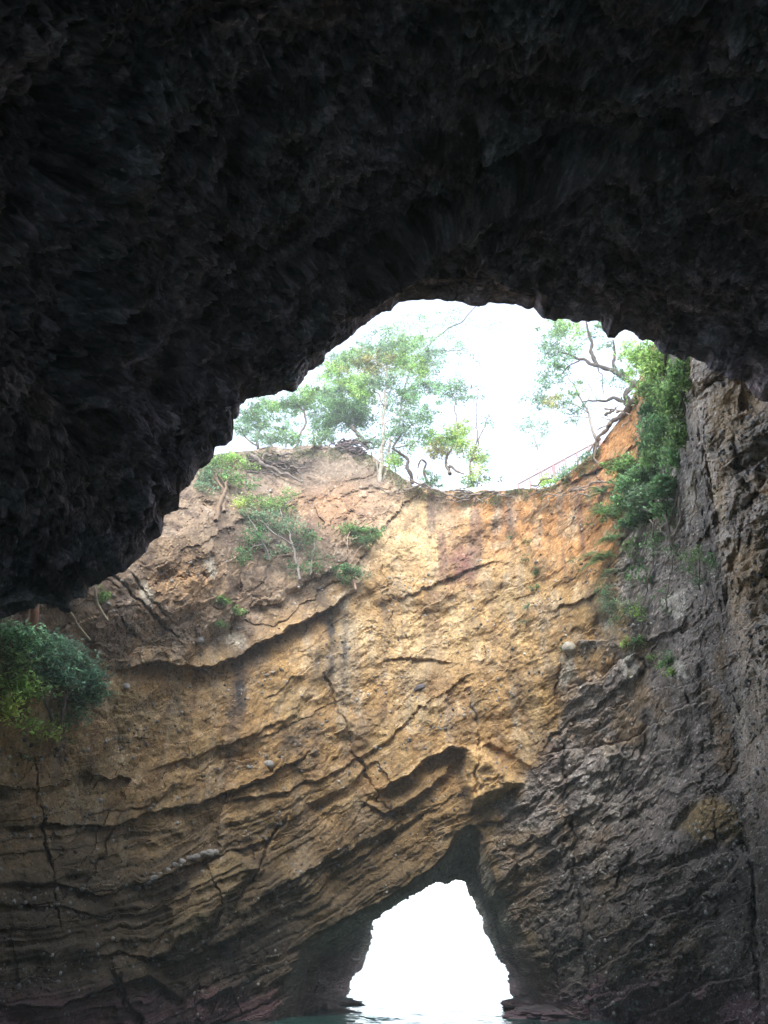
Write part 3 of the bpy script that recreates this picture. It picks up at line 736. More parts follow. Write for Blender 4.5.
# right rim
plant('leaning_tree', 'large dark limbed tree leaning left across the sky from the right rim', 'tree', 27,
      [([(640, 398), (640, 388), (632, 383), (622, 377), (612, 370), (600, 367), (590, 363), (580, 360), (570, 354), (558, 352)], 8, 1.6),
       ([(596, 366), (593, 356), (591, 346), (590, 334), (586, 322)], 4.5, 1.6), ([(617, 374), (614, 364), (614, 352), (613, 340)], 4, 1.8),
       ([(630, 408), (622, 402), (612, 397), (602, 402), (590, 401), (582, 402)], 5.5, 1.1), ([(632, 404), (626, 394), (632, 386)], 6, 5), ([(580, 360), (568, 366), (560, 376)], 1.8, .8), ([(598, 366), (602, 382), (604, 398)], 1.2, .6)],
      [(556, 332, 12, 12, 34, G1), (566, 322, 14, 8, 26, G3), (548, 352, 12, 14, 36, BL), (560, 368, 14, 12, 30, G2), (580, 330, 10, 8, 12, G3), (598, 328, 12, 7, 14, G2), (544, 384, 9, 12, 18, BL), (536, 402, 10, 8, 16, BL), (572, 348, 12, 7, 14, G1), (606, 348, 8, 6, 6, BL), (628, 352, 10, 10, 24, G3), (628, 372, 8, 7, 14, G1), (552, 402, 10, 6, 12, G6), (612, 382, 12, 8, 8, BL)], bark=DK, per=22, clump=.2, leaf=.14)
plant('layered_tree', 'slender pale tree with flat layered sprays below the dark leaning limb', 'tree', 28.5,
      [([(598, 446), (594, 434), (589, 420), (586, 408), (578, 392), (568, 378)], 3.4, 1), ([(587, 412), (576, 404), (562, 402)], 1.6, .7), ([(588, 418), (578, 416), (568, 418)], 1.4, .7), ([(585, 404), (592, 392), (582, 376)], 1.2, .6)],
      [(566, 396, 15, 3.5, 28, G3), (562, 404, 16, 3, 22, G2), (574, 412, 11, 3, 14, BL), (576, 420, 9, 2.5, 10, BL), (586, 406, 8, 5, 8, G2), (570, 386, 12, 5, 10, G1)], bark=(.30, .26, .22), per=14, clump=.16, leaf=.125)
plant('distant_tree', 'small round bluish tree far off in the gap of bright sky', 'tree', 46,
      [([(537, 470), (537, 450), (535, 436), (530, 426)], 2, 1), ([(536, 446), (542, 436), (546, 428)], 1.2, .7)],
      [(522, 426, 10, 8, 22, BL), (536, 424, 14, 9, 34, G2), (544, 432, 10, 7, 16, BL), (532, 442, 10, 6, 10, BL)], bark=(.3, .28, .27), per=20, clump=.32, leaf=.14)
plant('rim_shrub', 'grey green shrub spilling over the rim below the stair railing', 'shrub', lambda x, y: 27.2 - .02*(x - 540),
      [([(566, 494), (570, 482), (576, 470)], 2, 1), ([(586, 480), (588, 466), (592, 456)], 2, 1), ([(552, 494), (550, 486)], 1.5, 1)],
      [(590, 460, 8, 8, 30, BL), (580, 470, 10, 8, 34, G1), (568, 478, 11, 7, 30, BL), (556, 484, 9, 5, 18, G3), (550, 494, 8, 6, 20, G5), (545, 480, 7, 4, 9, G4)], bark=MID, per=22, clump=.17, leaf=.125, stem='stem', crown='foliage')
def wr(off): return lambda x, y: wall_at(x, y) - off
# growth on the cliff itself
plant('hanging_ivy', 'tall curtain of bright green ivy hanging between orange rock and the right buttress', 'ivy', lambda x, y: wall_at(x, max(y, float(np.interp(x, [q[0] for q in RIM], [q[1] for q in RIM])) + 8)) - .45,
      [([(668, 345), (664, 380), (660, 420), (664, 470), (668, 520)], 3, 1.5), ([(648, 350), (646, 390), (652, 430), (656, 470)], 3, 1.5), ([(684, 360), (684, 410), (676, 460)], 2, 1)],
      [(648, 356, 15, 12, 90, G3), (664, 362, 18, 14, 100, G3), (682, 372, 11, 14, 60, G1), (656, 386, 18, 16, 100, G1), (676, 396, 16, 18, 80, G1), (654, 412, 10, 14, 60, G5), (664, 426, 16, 18, 90, G2), (682, 428, 10, 20, 50, G1), (660, 454, 14, 12, 70, G1), (676, 456, 12, 14, 40, G2), (650, 440, 8, 12, 40, G5)],
      bark=DK, per=22, clump=.22, leaf=.14, droop=.6, depth=.6, stem='vine', crown='foliage')
plant('cliff_shrub', 'leafy green shrub mass clinging to the cliff just below the ivy curtain', 'shrub', lambda x, y: wall_at(x, y) - .6,
      [([(672, 545), (668, 520), (655, 500), (640, 480), (630, 470)], 3, 1.2), ([(668, 530), (676, 505), (678, 480)], 2.5, 1), ([(660, 505), (650, 510), (636, 508)], 2, 1)],
      [(626, 466, 16, 8, 60, G1), (646, 474, 18, 10, 80, G2), (630, 484, 16, 8, 60, G2), (664, 488, 14, 12, 60, G5), (648, 496, 18, 10, 60, BL), (626, 502, 16, 7, 50, G2), (640, 518, 16, 8, 40, G5), (668, 512, 12, 10, 34, G2), (612, 512, 10, 8, 24, G1)],
      bark=MID, per=22, clump=.2, leaf=.14, depth=.6, stem='stem', crown='foliage')
plant('trailing_creeper', 'thin creeper strands trailing down the grey rock under the green shrub to the white scars', 'creeper', lambda x, y: wall_at(x, y) - .3,
      [([(655, 520), (652, 560), (646, 600), (640, 640), (648, 668)], 2, .8), ([(668, 520), (672, 560), (664, 600), (668, 640)], 1.6, .7), ([(636, 515), (628, 550), (632, 580)], 1.6, .7)],
      [(652, 540, 9, 12, 16, G2), (646, 572, 8, 14, 12, G5), (640, 610, 6, 14, 9, G1), (642, 644, 6, 10, 8, G3), (672, 552, 7, 12, 10, G2), (665, 600, 5, 14, 7, G5), (632, 548, 8, 10, 14, G1), (630, 576, 6, 8, 9, G2), (654, 660, 5, 6, 5, G1)], bark=MID, per=12, clump=.16, leaf=.125, depth=.5, stem='stem', crown='foliage', droop=.4)
plant('rim_shrub', 'low thicket filling the gap between the two leftmost rim trees', 'shrub', 30, [([(272, 450), (272, 442), (270, 436)], 1.6, .8), ([(286, 449), (288, 440)], 1.4, .7)], [(268, 440, 14, 6, 30, BL), (284, 438, 14, 7, 30, G1), (300, 442, 10, 5, 16, G2)], bark=MID, per=26, clump=.24, stem='stem', crown='foliage')
plant('rim_shrub', 'low thicket at the foot of the second small tree beside the root heap', 'shrub', 30, [([(322, 448), (322, 440), (324, 434)], 1.6, .8)], [(318, 438, 12, 6, 24, G1), (330, 436, 8, 6, 12, BL)], bark=MID, per=26, clump=.24, stem='stem', crown='foliage')
plant('rim_shrub', 'loose thicket behind the pale double stemmed tree', 'shrub', 29.5, [([(396, 472), (394, 460), (392, 448)], 1.6, .8), ([(372, 455), (370, 446)], 1.4, .7)], [(394, 456, 12, 9, 24, G1), (374, 442, 12, 7, 20, BL), (408, 446, 10, 8, 14, G3), (384, 436, 14, 9, 16, BL)], bark=MID, per=22, clump=.26, stem='stem', crown='foliage')
def fern(name, label, x, y, n, ln, col, dirx=-.3, group=None, off=.15):
    r = wall_at(x, y) - off; o3 = at(x, y, r); root = empty(name, tuple(o3)); tag(root, label, 'fern', group)
    aw = np.array([o3[0], o3[1], 0]); aw /= np.linalg.norm(aw); rt = np.array([aw[1], -aw[0], 0])
    for k in range(n):
        a = rng.uniform(-1.3, 1.1) + dirx
        d = rt*math.sin(a) - aw*rng.uniform(.3, .8) + np.array([0, 0, 1])*math.cos(a)*.5; d /= np.linalg.norm(d)
        L = ln*rng.uniform(.6, 1.1); t = np.linspace(0, 1, 12)[:, None]
        P = rng.normal(size=3)*.06 + d*L*t - np.array([0, 0, 1])*L*.75*t**2
        mb = MB(); V, f = tube(P, np.linspace(.008, .003, 12), 3); tri = np.concatenate([f[:, [0, 1, 2]], f[:, [0, 2, 3]]]); mb.add(V, tri, np.array(col)*.8)
        side = np.cross(np.gradient(P, axis=0), np.array([0, 0, 1.0])); side /= np.linalg.norm(side, axis=1, keepdims=True) + 1e-9
        for sg in (-1, 1):
            w = (L*.26*np.sin(np.linspace(.25, 3.0, 11))*rng.uniform(.5, 1.25, 11))[:, None]
            a0 = P[:-1]; a1 = a0 + (P[1:] - a0)*.75; a1 = a0 + (P[1:] - P[:-1])*.5; tip = (a0 + a1)/2 + side[:-1]*sg*w + (P[1:] - P[:-1])*.8 - np.array([0, 0, 1])*w*.25
            V = np.stack([a0, a1, tip], 1).reshape(-1, 3); mb.add(V, np.arange(33).reshape(11, 3), np.clip(np.array(col)*rng.uniform(.7, 1.3), .01, .5))
        mb.build('frond', M_leaf, root, smooth=False)
    return root
FG = 'ferns clinging to the orange rock beside the ivy'
for (x, y, n, ln, col, lab) in [
        (601, 492, 16, .75, G5, 'dark drooping fern on the orange rock, highest of the ferns left of the green shrub'),
        (600, 512, 14, .7, G5, 'dark fern tuft hanging just beneath the highest drooping fern'),
        (590, 524, 8, .35, G5, 'tiny dark fern pair left of the hanging fern tuft'),
        (588, 556, 10, .5, G5, 'low dark fern reaching left across the orange rock'),
        (576, 563, 8, .4, G5, 'small fern at the left tip of the low fern row'),
        (612, 540, 20, .8, G2, 'bright broad fern below the cliff shrub, upper of two'),
        (604, 558, 22, .85, G2, 'bright broad fern spreading over grey rock, lower of two'),
        (610, 575, 14, .6, BL, 'blue green fern under the two bright broad ferns')]:
    fern('fern', lab, x, y, n, ln, col, group=FG)
TF = 'dark tufts on the orange rock'
for (x, y, s, lab) in [(528, 540, 7, 'uppermost dark plant tuft on the plain orange rock right of the red stain'), (512, 536, 4, 'small faint tuft left of the uppermost tuft on orange rock'), (526, 558, 8, 'wide dark tuft in the middle of the orange rock'),
                  (535, 572, 6, 'round dark tuft just below the wide dark tuft'), (533, 587, 6, 'round dark tuft above the green moss column'), (528, 606, 9, 'soft green moss column under the round dark tufts'), (527, 622, 10, 'lowest grey green moss cushion of the column')]:
    plant('plant_tuft', lab, 'tuft', wr(.12), [([(x, y + s*.4), (x, y)], 1.2, .6)], [(x, y, s*.8, s*.6, 10, G5 if s < 9 else BL)], group=TF, bark=DK, per=14, clump=.09, leaf=.07, stem='stem', crown='foliage')
plant('cliff_shrub', 'pale blue green shrub over the whitish boulder below the ferns', 'shrub', wr(.25), [([(614, 622), (610, 608), (606, 596)], 1.6, .8), ([(620, 620), (630, 606)], 1.4, .7)],
      [(604, 592, 9, 7, 26, BL), (612, 604, 10, 8, 30, BL), (628, 608, 8, 6, 18, G2), (638, 612, 6, 5, 12, G3), (616, 618, 8, 5, 10, G2)], bark=MID, per=18, clump=.14, leaf=.08, stem='stem', crown='foliage')
plant('cliff_shrub', 'fine leaved shrub low on the grey rock beside the buttress', 'shrub', wr(.3), [([(700, 590), (702, 572), (700, 556)], 1.8, .8), ([(702, 580), (712, 568), (716, 556)], 1.4, .7), ([(700, 575), (690, 564)], 1.2, .6)],
      [(700, 552, 14, 8, 34, G1), (712, 562, 9, 9, 22, G2), (692, 566, 9, 8, 18, G2), (702, 578, 9, 7, 14, G5)], bark=MID, per=16, clump=.16, leaf=.07, stem='stem', crown='foliage')
for (x, y, sx, sy, c, cc, lab) in [(668, 660, 8, 5, 16, G2, 'small green plant above the lower white rock scar'), (640, 640, 7, 5, 10, G5, 'tiny plant in the crevice between the white scars'), (626, 642, 5, 4, 8, G3, 'yellowish sprig under the whitish boulder'), (672, 672, 4, 3, 5, G3, 'minute sprig beneath the small green plant'), (566, 646, 6, 4, 8, G5, 'dark sprig behind the round pale stone')]:
    plant('crevice_plant', lab, 'plant', wr(.15), [([(x, y + 5), (x, y)], 1.2, .6)], [(x, y, sx, sy, c, cc)], bark=DK, per=13, clump=.12, leaf=.125, stem='stem', crown='foliage')
# left part of the cliff
plant('cliff_bush', 'large blue green bush at the left edge under the cave roof', 'bush', lambda x, y: wall_at(x, y) - .75,
      [([(60, 730), (66, 700), (72, 680), (80, 664)], 3.5, 1.2), ([(52, 720), (40, 690), (24, 660), (10, 640)], 3.5, 1.2), ([(66, 700), (50, 672), (44, 650)], 2.4, 1), ([(20, 715), (14, 690), (6, 670)], 2.5, 1), ([(70, 690), (88, 684), (98, 690)], 2, 1)],
      [(20, 636, 24, 14, 100, (.12, .20, .11)), (10, 660, 18, 14, 70, (.15, .21, .10)), (44, 652, 24, 14, 130, (.10, .165, .105)), (74, 660, 16, 12, 80, (.11, .18, .125)), (90, 676, 13, 13, 90, (.11, .18, .125)), (94, 692, 9, 10, 50, (.10, .165, .105)), (78, 702, 12, 12, 60, (.07, .12, .075)), (56, 674, 18, 12, 90, (.11, .18, .125)), (16, 686, 18, 12, 60, G3), (40, 690, 14, 10, 24, G1), (74, 716, 8, 7, 18, (.10, .165, .105)), (4, 706, 12, 9, 30, G4), (52, 735, 8, 10, 14, G4), (30, 722, 10, 10, 16, G3), (66, 728, 6, 10, 10, G1), (60, 642, 14, 8, 40, (.11, .18, .125))],
      bark=MID, per=20, clump=.24, leaf=.13, depth=.6, stem='stem', crown='foliage', density=.5)
plant('sparse_bush', 'sparse yellow green sprigs below the large left bush', 'bush', wr(.3), [([(40, 745), (44, 730), (50, 716)], 1.8, .8), ([(42, 736), (54, 728), (60, 722)], 1.2, .6)],
      [(44, 728, 14, 8, 22, G4), (56, 720, 8, 5, 10, G3), (36, 736, 6, 4, 8, G4)], bark=(.3, .26, .2), per=10, clump=.12, leaf=.06, stem='stem', crown='foliage')
plant('sparse_bush', 'low bluish sprig by the crack under the left bush', 'bush', wr(.2), [([(28, 764), (28, 758)], 1.2, .6)], [(28, 758, 9, 3, 12, BL)], bark=MID, per=10, clump=.09, leaf=.06, stem='stem', crown='foliage')
plant('slope_bush', 'wide tangled bush with grey twigs on the weathered rock left of centre', 'bush', lambda x, y: wall_at(x, y) - .55,
      [([(300, 580), (296, 555), (288, 530), (280, 510)], 3, 1.2), ([(292, 545), (275, 535), (258, 520)], 2, 1), ([(270, 560), (262, 540), (250, 520)], 2.5, 1), ([(310, 575), (314, 550), (312, 530)], 2, 1), ([(280, 510), (292, 500), (284, 494)], 1.5, .8), ([(262, 545), (250, 548), (242, 556)], 1.5, .8)],
      [(252, 502, 14, 8, 40, (.15, .20, .085)), (276, 504, 16, 8, 54, G1), (290, 494, 10, 5, 14, G1), (260, 518, 20, 10, 60, BL), (286, 526, 18, 12, 44, BL), (252, 536, 12, 10, 30, G5), (306, 540, 14, 14, 36, G5), (278, 548, 18, 12, 24, BL), (244, 556, 8, 8, 20, G2), (314, 560, 10, 10, 16, G5), (298, 566, 16, 8, 14, G5), (240, 504, 6, 6, 12, G4)],
      bark=(.19, .17, .155), per=14, clump=.18, leaf=.12, depth=.6, stem='stem', crown='foliage')
plant('tiered_shrub', 'small two tiered shrub on the tan cliff, flat crown above a lower tuft', 'shrub', lambda x, y: wall_at(x, y) - .45,
      [([(356, 590), (352, 575), (348, 558), (346, 545), (350, 532)], 2.6, 1), ([(350, 564), (356, 552), (362, 546)], 1.5, .8), ([(352, 540), (366, 534), (376, 530)], 1.3, .7)],
      [(352, 530, 14, 4, 44, G1), (370, 532, 15, 5, 52, G2), (360, 540, 14, 4, 30, G5), (344, 570, 13, 5, 36, G5), (356, 574, 9, 5, 22, BL), (348, 580, 6, 4, 8, G5)], bark=(.3, .2, .15), per=16, clump=.15, leaf=.12, depth=.8, stem='stem', crown='foliage')
plant('cliff_tree', 'slim leaning tree with brown forked trunk right beside the dark roof edge', 'tree', lambda x, y: min(wall_at(x, y) - .5, 25.5),
      [([(216, 521), (220, 506), (224, 492), (229, 478), (234, 464), (238, 456)], 5, 2), ([(224, 512), (224, 496), (219, 480), (216, 466), (213, 456)], 4, 1.5), ([(226, 486), (216, 474), (209, 468)], 2, 1)],
      [(214, 464, 10, 7, 26, G1), (230, 458, 12, 6, 28, G3), (208, 476, 8, 9, 30, BL), (222, 472, 10, 6, 16, G2), (240, 466, 8, 5, 14, G3), (206, 488, 8, 7, 18, BL), (236, 480, 12, 6, 22, G1), (252, 484, 9, 5, 14, G2)], bark=(.20, .14, .095), per=16, clump=.18, leaf=.125, stem='trunk')
for (x, y, sx, sy, c, cc, lab) in [(222, 600, 8, 3.5, 22, G1, 'green ground plant on the ledge under the round pale boulder'), (238, 610, 5, 4, 10, G1, 'small green plant at the right end of the dark ledge'), (104, 596, 4, 6, 12, G1, 'small leafy sprig just under the roof lip at the left'), (219, 624, 6, 2.5, 8, G5, 'dim little plant beneath the ledge plants'), (255, 470, 8, 4, 12, G3, 'yellow green seedling on the soil slope beside the root tangle')]:
    plant('ledge_plant', lab, 'plant', wr(.15), [([(x, y + 4), (x, y)], 1.2, .6)], [(x, y, sx, sy, c, cc)], bark=DK, per=13, clump=.12, leaf=.125, stem='stem', crown='foliage')

# roots and dead wood
def tangle(name, label, cat, specs, r, col, part='root', gn=.17):
    x0, y0 = specs[0][0][0]; o3 = at(x0, y0, r(x0, y0)); root = empty(name, tuple(o3)); tag(root, label, cat)
    for i, (pts, w) in enumerate(specs):
        P3 = [at(x, y, r(x, y) - rng.uniform(-.1, .22)) for x, y in pts]
        L = sum(np.linalg.norm(P3[k+1] - P3[k]) for k in range(len(P3) - 1)); Q = smooth_path(P3, max(8, int(L/.06)), gn, i)
        V, f = tube(Q, np.linspace(w, w*.35, len(Q))*.5*.042*(1 + .2*np.sin(np.arange(len(Q))*1.1)), 6)
        mb = MB(); mb.add(V, f, np.array(col)*rng.uniform(.6, 1.4)); mb.build(part, M_bark, root, origin=o3)
    return root
def rnd_strands(n, xa, xb, ya, yb, ln, w, slope=.2):
    out = []
    for _ in range(n):
        x, y = rng.uniform(xa, xb), rng.uniform(ya, yb); a = rng.normal()*.35 + slope
        if rng.random() < .5: a += math.pi
        pts = [(x, y)]
        for k in range(4): a += rng.normal()*.35; pts.append((pts[-1][0] + math.cos(a)*ln/4, pts[-1][1] + math.sin(a)*ln/4*.6))
        out.append((pts, w*rng.uniform(.5, 1.3)))
    return out
tangle('root_tangle', 'long tangle of grey roots sagging from the rim at the left of the soil slope', 'roots', [([(246, 452), (262, 462), (278, 472), (294, 478), (302, 482)], 5), ([(262, 460), (282, 468), (300, 470)], 3.5), ([(292, 466), (300, 474), (304, 484)], 3)] + rnd_strands(20, 240, 302, 454, 474, 30, 2.2, .3), wr(.25), (.14, .115, .10))
tangle('root_heap', 'dark heap of roots and dead wood piled on the rim below the blue green tree', 'roots', [([(336, 446), (346, 440), (358, 442), (368, 450)], 5), ([(340, 452), (352, 448), (366, 444)], 4)] + rnd_strands(26, 334, 366, 441, 453, 18, 3, .1), lambda x, y: 29.6, (.11, .085, .085))
tangle('rim_roots', 'bare roots trailing along the rim edge beneath the stunted trees', 'roots', rnd_strands(18, 398, 505, 486, 498, 30, 1.8, .05) + [([(404, 490), (424, 486), (440, 494), (462, 498), (486, 492), (510, 494)], 2.6)], wr(.3), (.22, .18, .15))
tangle('rim_roots', 'pale roots clasping the orange crest under the dark leaning tree', 'roots', [([(632, 402), (622, 414), (610, 424), (600, 436), (594, 452), (596, 470)], 5), ([(636, 398), (626, 412), (614, 420), (606, 428)], 5), ([(600, 438), (594, 446), (588, 452)], 3), ([(598, 442), (594, 458), (600, 466)], 2.5)] + rnd_strands(9, 604, 632, 408, 430, 18, 2, -.8), lambda x, y: wall_at(x, y) - .12, (.20, .155, .12), gn=.07)
tangle('rim_roots', 'thin grey roots under the shrub at the foot of the stair railing', 'roots', rnd_strands(12, 530, 592, 484, 500, 26, 1.6, -.4), wr(.3), (.20, .17, .14))
tangle('hanging_vine', 'two thin pale vines hanging down the grey rock below the cliff shrub', 'vine', [([(680, 496), (678, 520), (672, 545), (668, 570)], 1.8), ([(694, 470), (696, 500), (690, 530)], 1.4), ([(650, 520), (662, 534), (670, 548)], 1.4)], wr(.5), (.30, .26, .20), 'vine')
def pole(name, label, cat, pts, w, col, off=.5):
    P3 = [at(x, y, wall_at(max(x, 0), y) - off) for x, y in pts]; o3 = P3[0]
    Q = smooth_path(P3, 24, .04); V, f = tube(Q, np.linspace(w, w*.75, 24)*.5*.032, 8)
    mb = MB(); mb.add(V - np.array(o3), f, col); o = mb.build(name, M_bark); o.location = tuple(o3); tag(o, label, cat); return o
pole('dead_trunk', 'short bare reddish trunk dropping from the roof lip behind the left bush', 'trunk', [(36, 596), (33, 620), (30, 640)], 6.5, (.36, .20, .13), .4)
pole('bare_stick', 'straight pale stick slanting down right just under the roof lip', 'stick', [(66, 606), (76, 622), (90, 640)], 2.2, (.55, .46, .33))
pole('bare_stick', 'curved pale stick hanging beneath the roof lip, right of the straight one', 'stick', [(94, 586), (97, 604), (108, 620)], 2.2, (.50, .42, .30))

# railing of the stair beyond the rim
def railing():
    r = 33.0; a0, a1 = at(518, 484, r), at(600, 440, r); root = empty('stair_railing', tuple(a0)); tag(root, 'faded reddish metal railing climbing right behind the rim', 'railing')
    col = (.30, .19, .19); dv = np.array(a1) - a0; hh = np.array([0, 0, -.75])
    def bar(name, p, q, w):
        mb = MB(); V, f = tube(np.array([p, p + (q - p)*.5, q]), [w]*3, 8); mb.add(V - a0, f, col); mb.build(name, M_rust, root)
    z = np.zeros(3)
    bar('handrail', a0 + z, a0 + dv, .05); bar('lower_rail', a0 + hh, a0 + dv + hh, .035)
    for k in range(8): p = a0 + dv*k/7; bar('post', p + hh*1.5, p, .045)
    for k in range(12): p = a0 + dv*(.26 + .026*k); bar('baluster', p + hh, p, .032)
railing()

# stones held in the rock
def stone(x, y, sx, sy, col, label, group=None, seed=0):
    r = wall_at(x, y); c = at(x, y, r - .02); mpp = np.linalg.norm(at(x + 1, y, r) - at(x, y, r))
    import bmesh
    bm = bmesh.new(); bmesh.ops.create_icosphere(bm, subdivisions=4, radius=1)
    V = np.array([v.co[:] for v in bm.verts]); f = np.array([[v.index for v in q.verts] for q in bm.faces]); bm.free()
    V *= (1 + .16*fbm(V*1.2 + seed*3.1, 3, 501) + .04*fbm(V*5 + seed, 3, 503))[:, None]; V = np.sign(V)*np.abs(V)**.85
    V *= np.array([sx, (sx + sy)/2, sy])*mpp*.5
    cc = np.clip(np.array(col)[None]*(1 + .3*fbm(V*9 + seed, 3, 505)[:, None]), .02, .8)
    o = mesh_obj('embedded_stone', V, f, M_cliff, cc); o.location = tuple(c); o.rotation_euler = (0, .4*math.sin(seed), 0); tag(o, label, 'stone', group)
stone(569, 648, 14, 12, (.36, .33, .27), 'round pale stone the size of a head stuck out of the centre right rock', seed=1)
stone(126, 686, 8, 6, (.48, .47, .44), 'single light grey stone set in the tan wall at left', seed=2)
stone(269, 764, 9, 7, (.36, .36, .35), 'grey stone in the dark band left of the pale streak', seed=3)
stone(200, 641, 8, 7, (.28, .28, .27), 'dark grey stone under the long ledge at left', seed=4)
stone(420, 688, 12, 6, (.13, .12, .13), 'flat dark stone in the bright tan face', seed=5)
stone(764, 437, 16, 20, (.42, .40, .36), 'big round grey boulder in the buttress at the right edge', seed=6)
stone(750, 418, 9, 7, (.50, .49, .46), 'pale stone wedged just above the big buttress boulder', seed=7)
stone(730, 516, 9, 10, (.44, .41, .36), 'rounded light stone halfway down the buttress', seed=8)
RG = 'row of pale stones along the lower left bedding line'
for i, (x, y, s) in enumerate([(148, 882, 7), (154, 878, 8), (160, 874, 5), (168, 870, 6), (175, 865, 7), (182, 862, 8), (189, 858, 6), (196, 857, 8), (203, 854, 8), (210, 853, 9), (216, 852, 7), (138, 888, 6)]):
    stone(x, y, s, s*.75, (.34, .33, .31), 'grey stone in the slanting row of stones across the lower left wall', RG, seed=10 + i)
def shore_rock(x, y, r, size, col, label, seed):
    import bmesh
    bm = bmesh.new(); bmesh.ops.create_icosphere(bm, subdivisions=5, radius=1)
    V = np.array([v.co[:] for v in bm.verts]); f = np.array([[v.index for v in q.verts] for q in bm.faces]); bm.free()
    V = np.sign(V)*np.abs(V)**.8
    V *= (1 + .28*fbm(V*1.5 + seed*3.1, 5, 511) + .12*ridged(V*3 + seed, 4, 513))[:, None]; V *= np.array(size)
    c = at(x, y, r); c[2] = 0
    n_ = fbm(V*3 + seed, 4, 515)[:, None]
    cc = np.clip(np.array(col)*(1 + .6*n_), .02, .7); cc = np.where(V[:, 2:] > size[2]*.6, cc*np.array([.7, .85, .8]), cc)
    o = mesh_obj('shore_rock', V, f, M_cliff, cc, smooth=False); o.location = tuple(c); o.rotation_euler = (0, 0, seed); tag(o, label, 'rock')
shore_rock(290, 1016, 34.5, (1.5, 2.6, .5), (.42, .29, .285), 'low pinkish ledge rock at the left foot of the sea arch', .3)
shore_rock(317, 1011, 37.5, (1.0, 1.8, .28), (.38, .31, .30), 'flatter wet rock beyond the pinkish ledge, nearest the bright water', 1.2)
shore_rock(553, 1012, 33, (1.0, 1.6, .5), (.36, .26, .28), 'knobbly purplish rock at the right foot of the sea arch', 2.1)
def pebbles():
    n = 7500; mb_v = []; mb_f = []; mb_c = []
    ico = np.array([(0, 0, 1), (.894, 0, .447), (.276, .851, .447), (-.724, .526, .447), (-.724, -.526, .447), (.276, -.851, .447), (.724, .526, -.447), (-.276, .851, -.447), (-.894, 0, -.447), (-.276, -.851, -.447), (.724, -.526, -.447), (0, 0, -1)])
    fc = np.array([(0,1,2),(0,2,3),(0,3,4),(0,4,5),(0,5,1),(1,6,2),(2,7,3),(3,8,4),(4,9,5),(5,10,1),(6,7,2),(7,8,3),(8,9,4),(9,10,5),(10,6,1),(11,7,6),(11,8,7),(11,9,8),(11,10,9),(11,6,10)])
    k = 0
    i0 = int(np.argmin(abs(cx + 14))); i1 = int(np.argmin(abs(cx - 780)))
    while k < n:
        i = rng.integers(i0, i1); j = rng.integers(20, 600); x, y = cx[i], cPY[j, i]
        if sdpoly(np.array([x]), np.array([y]), NEAR)[0] < 2: continue
        s = float(strata_coord(np.array([x]), np.array([y]))[0])
        dens = .18 + .82*(math.sin(s*.085) > .55) + .5*(x > 560) 
        if y < 560 and x < 620: dens *= .25
        if rng.random() > dens*.6: continue
        c = at(x, y, cR[j, i] + .005); sz = .016 + .05*rng.random()**4
        R3 = ico*sz*rng.uniform(.7, 1.3, (12, 3))
        g = rng.choice([.06, .12, .25, .36, .45], p=[.10, .2, .33, .25, .12])*rng.uniform(.8, 1.2)
        mb_v.append(R3 + c); mb_f.append(fc + 12*k); mb_c.append(np.broadcast_to(np.array([g, g*.96, g*.88]), (12, 3))); k += 1
    o = mesh_obj('embedded_pebbles', np.concatenate(mb_v), np.concatenate(mb_f), M_cliff, np.concatenate(mb_c), kind='stuff')
    tag(o, 'countless small grey and dark pebbles bedded in the cliff face', 'pebbles', kind='stuff')
shore_rock(590, 1022, 27.0, (2.2, 1.3, .30), (.15, .105, .115), 'wide low purplish rock along the waterline right of the arch, half in the frame', 3.3)
pebbles()

def rim_litter():
    n = 9000; xs_ = rng.uniform(205, 600, n); C3 = np.zeros((n, 3))
    ry = np.array([cPY[-1, int(np.argmin(abs(cx - x)))] for x in xs_]); dep = rng.random(n)**2*13
    clus = fbm(np.stack([xs_*.12, dep*.12, xs_*0], -1), 3, 601) > -.05
    for i in range(n):
        y = ry[i] + 1 + dep[i]; C3[i] = at(xs_[i], y, wall_at(xs_[i], y) - rng.uniform(.02, .22))
    C3 = C3[clus]; m = len(C3)
    pal = np.array([(.09, .13, .05), (.13, .10, .06), (.07, .055, .04), (.16, .17, .07), (.10, .15, .10)])
    V, f, C = leaves(C3, .12, pal[rng.integers(0, 5, m)]*rng.uniform(.7, 1.3, (m, 1)), .2, .25, .5)
    o = mesh_obj('leaf_litter', V, f, M_leaf, C, smooth=False); tag(o, 'thin grass, moss and leaf litter hanging over the rim of the pit', 'litter', kind='stuff')
rim_litter()


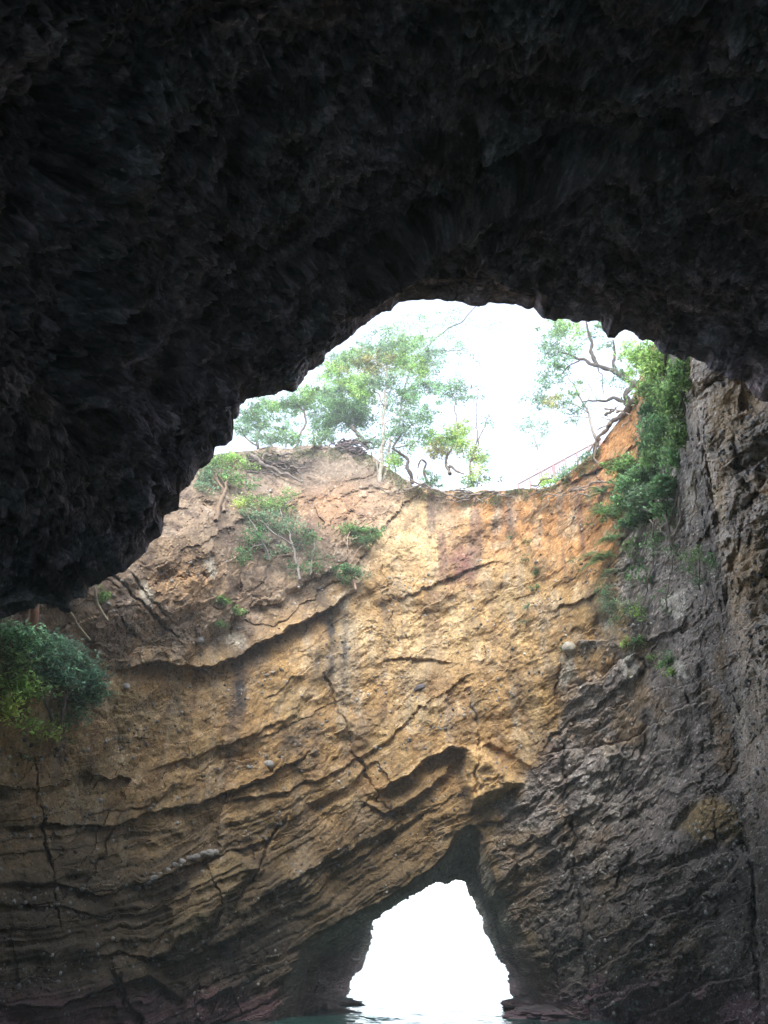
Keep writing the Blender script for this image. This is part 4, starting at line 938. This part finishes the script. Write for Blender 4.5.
# ------------------------------------------------------------------ light, sky, camera
def build_light():
    w = bpy.data.worlds.new('World'); S.world = w; w.use_nodes = True
    nt = w.node_tree; N = nt.nodes; L = nt.links
    bg = N['Background']
    sky = N.new('ShaderNodeTexSky'); sky.sky_type = 'NISHITA'; sky.sun_disc = False
    el, rot = math.radians(42), math.radians(190)
    sky.sun_elevation = el; sky.sun_rotation = rot; sky.air_density = 1.0; sky.dust_density = 1.0; sky.ozone_density = 1.0
    hs = N.new('ShaderNodeHueSaturation'); hs.inputs['Saturation'].default_value = .55
    L.new(sky.outputs[0], hs.inputs['Color']); L.new(hs.outputs[0], bg.inputs['Color'])
    bg.inputs['Strength'].default_value = .15
    ld = bpy.data.lights.new('sun', 'SUN'); ld.energy = .95; ld.angle = math.radians(40); ld.color = (1, .95, .87)
    lo = bpy.data.objects.new('sun', ld); COL.objects.link(lo)
    # sun_rotation turns clockwise from +Y seen from above
    d = Vector((math.sin(rot)*math.cos(el), math.cos(rot)*math.cos(el), math.sin(el)))
    lo.rotation_euler = (-d).to_track_quat('-Z', 'Y').to_euler(); lo.location = (0, -10, 40)
build_light()
def build_haze():
    m = bpy.data.materials.new('haze'); m.use_nodes = True; nt = m.node_tree; nt.nodes.clear()
    o_ = nt.nodes.new('ShaderNodeOutputMaterial'); v = nt.nodes.new('ShaderNodeVolumePrincipled')
    v.inputs['Color'].default_value = (.96, .98, 1, 1); v.inputs['Density'].default_value = .0042; v.inputs['Anisotropy'].default_value = .1
    nt.links.new(v.outputs[0], o_.inputs['Volume'])
    a, zb, zt = 61000.0, -2.5, 27.5
    V = [(x, y, z) for z in (zb, zt) for x, y in ((-a, -a), (a, -a), (a, a), (-a, a))]
    Fq = [(0, 3, 2, 1), (4, 5, 6, 7), (0, 1, 5, 4), (1, 2, 6, 5), (2, 3, 7, 6), (3, 0, 4, 7)]
    mesh_obj('haze', V, Fq, m, smooth=False, kind='stuff')
build_haze()
cam = bpy.data.cameras.new('camera'); cam.sensor_fit = 'VERTICAL'; cam.sensor_height = 36; cam.lens = 36*F/H; cam.clip_end = 120000; cam.clip_start = .05
co = bpy.data.objects.new('camera', cam); COL.objects.link(co); co.location = (0, 0, CAMZ); co.rotation_euler = (math.pi/2 + PITCH, 0, 0)
S.camera = co
S.view_settings.view_transform = 'Standard'; S.view_settings.look = 'None'; S.view_settings.gamma = 1; S.view_settings.exposure = 2.5
S.cycles.volume_bounces = 3; S.cycles.max_bounces = 7; S.cycles.diffuse_bounces = 4; S.cycles.use_denoising = True
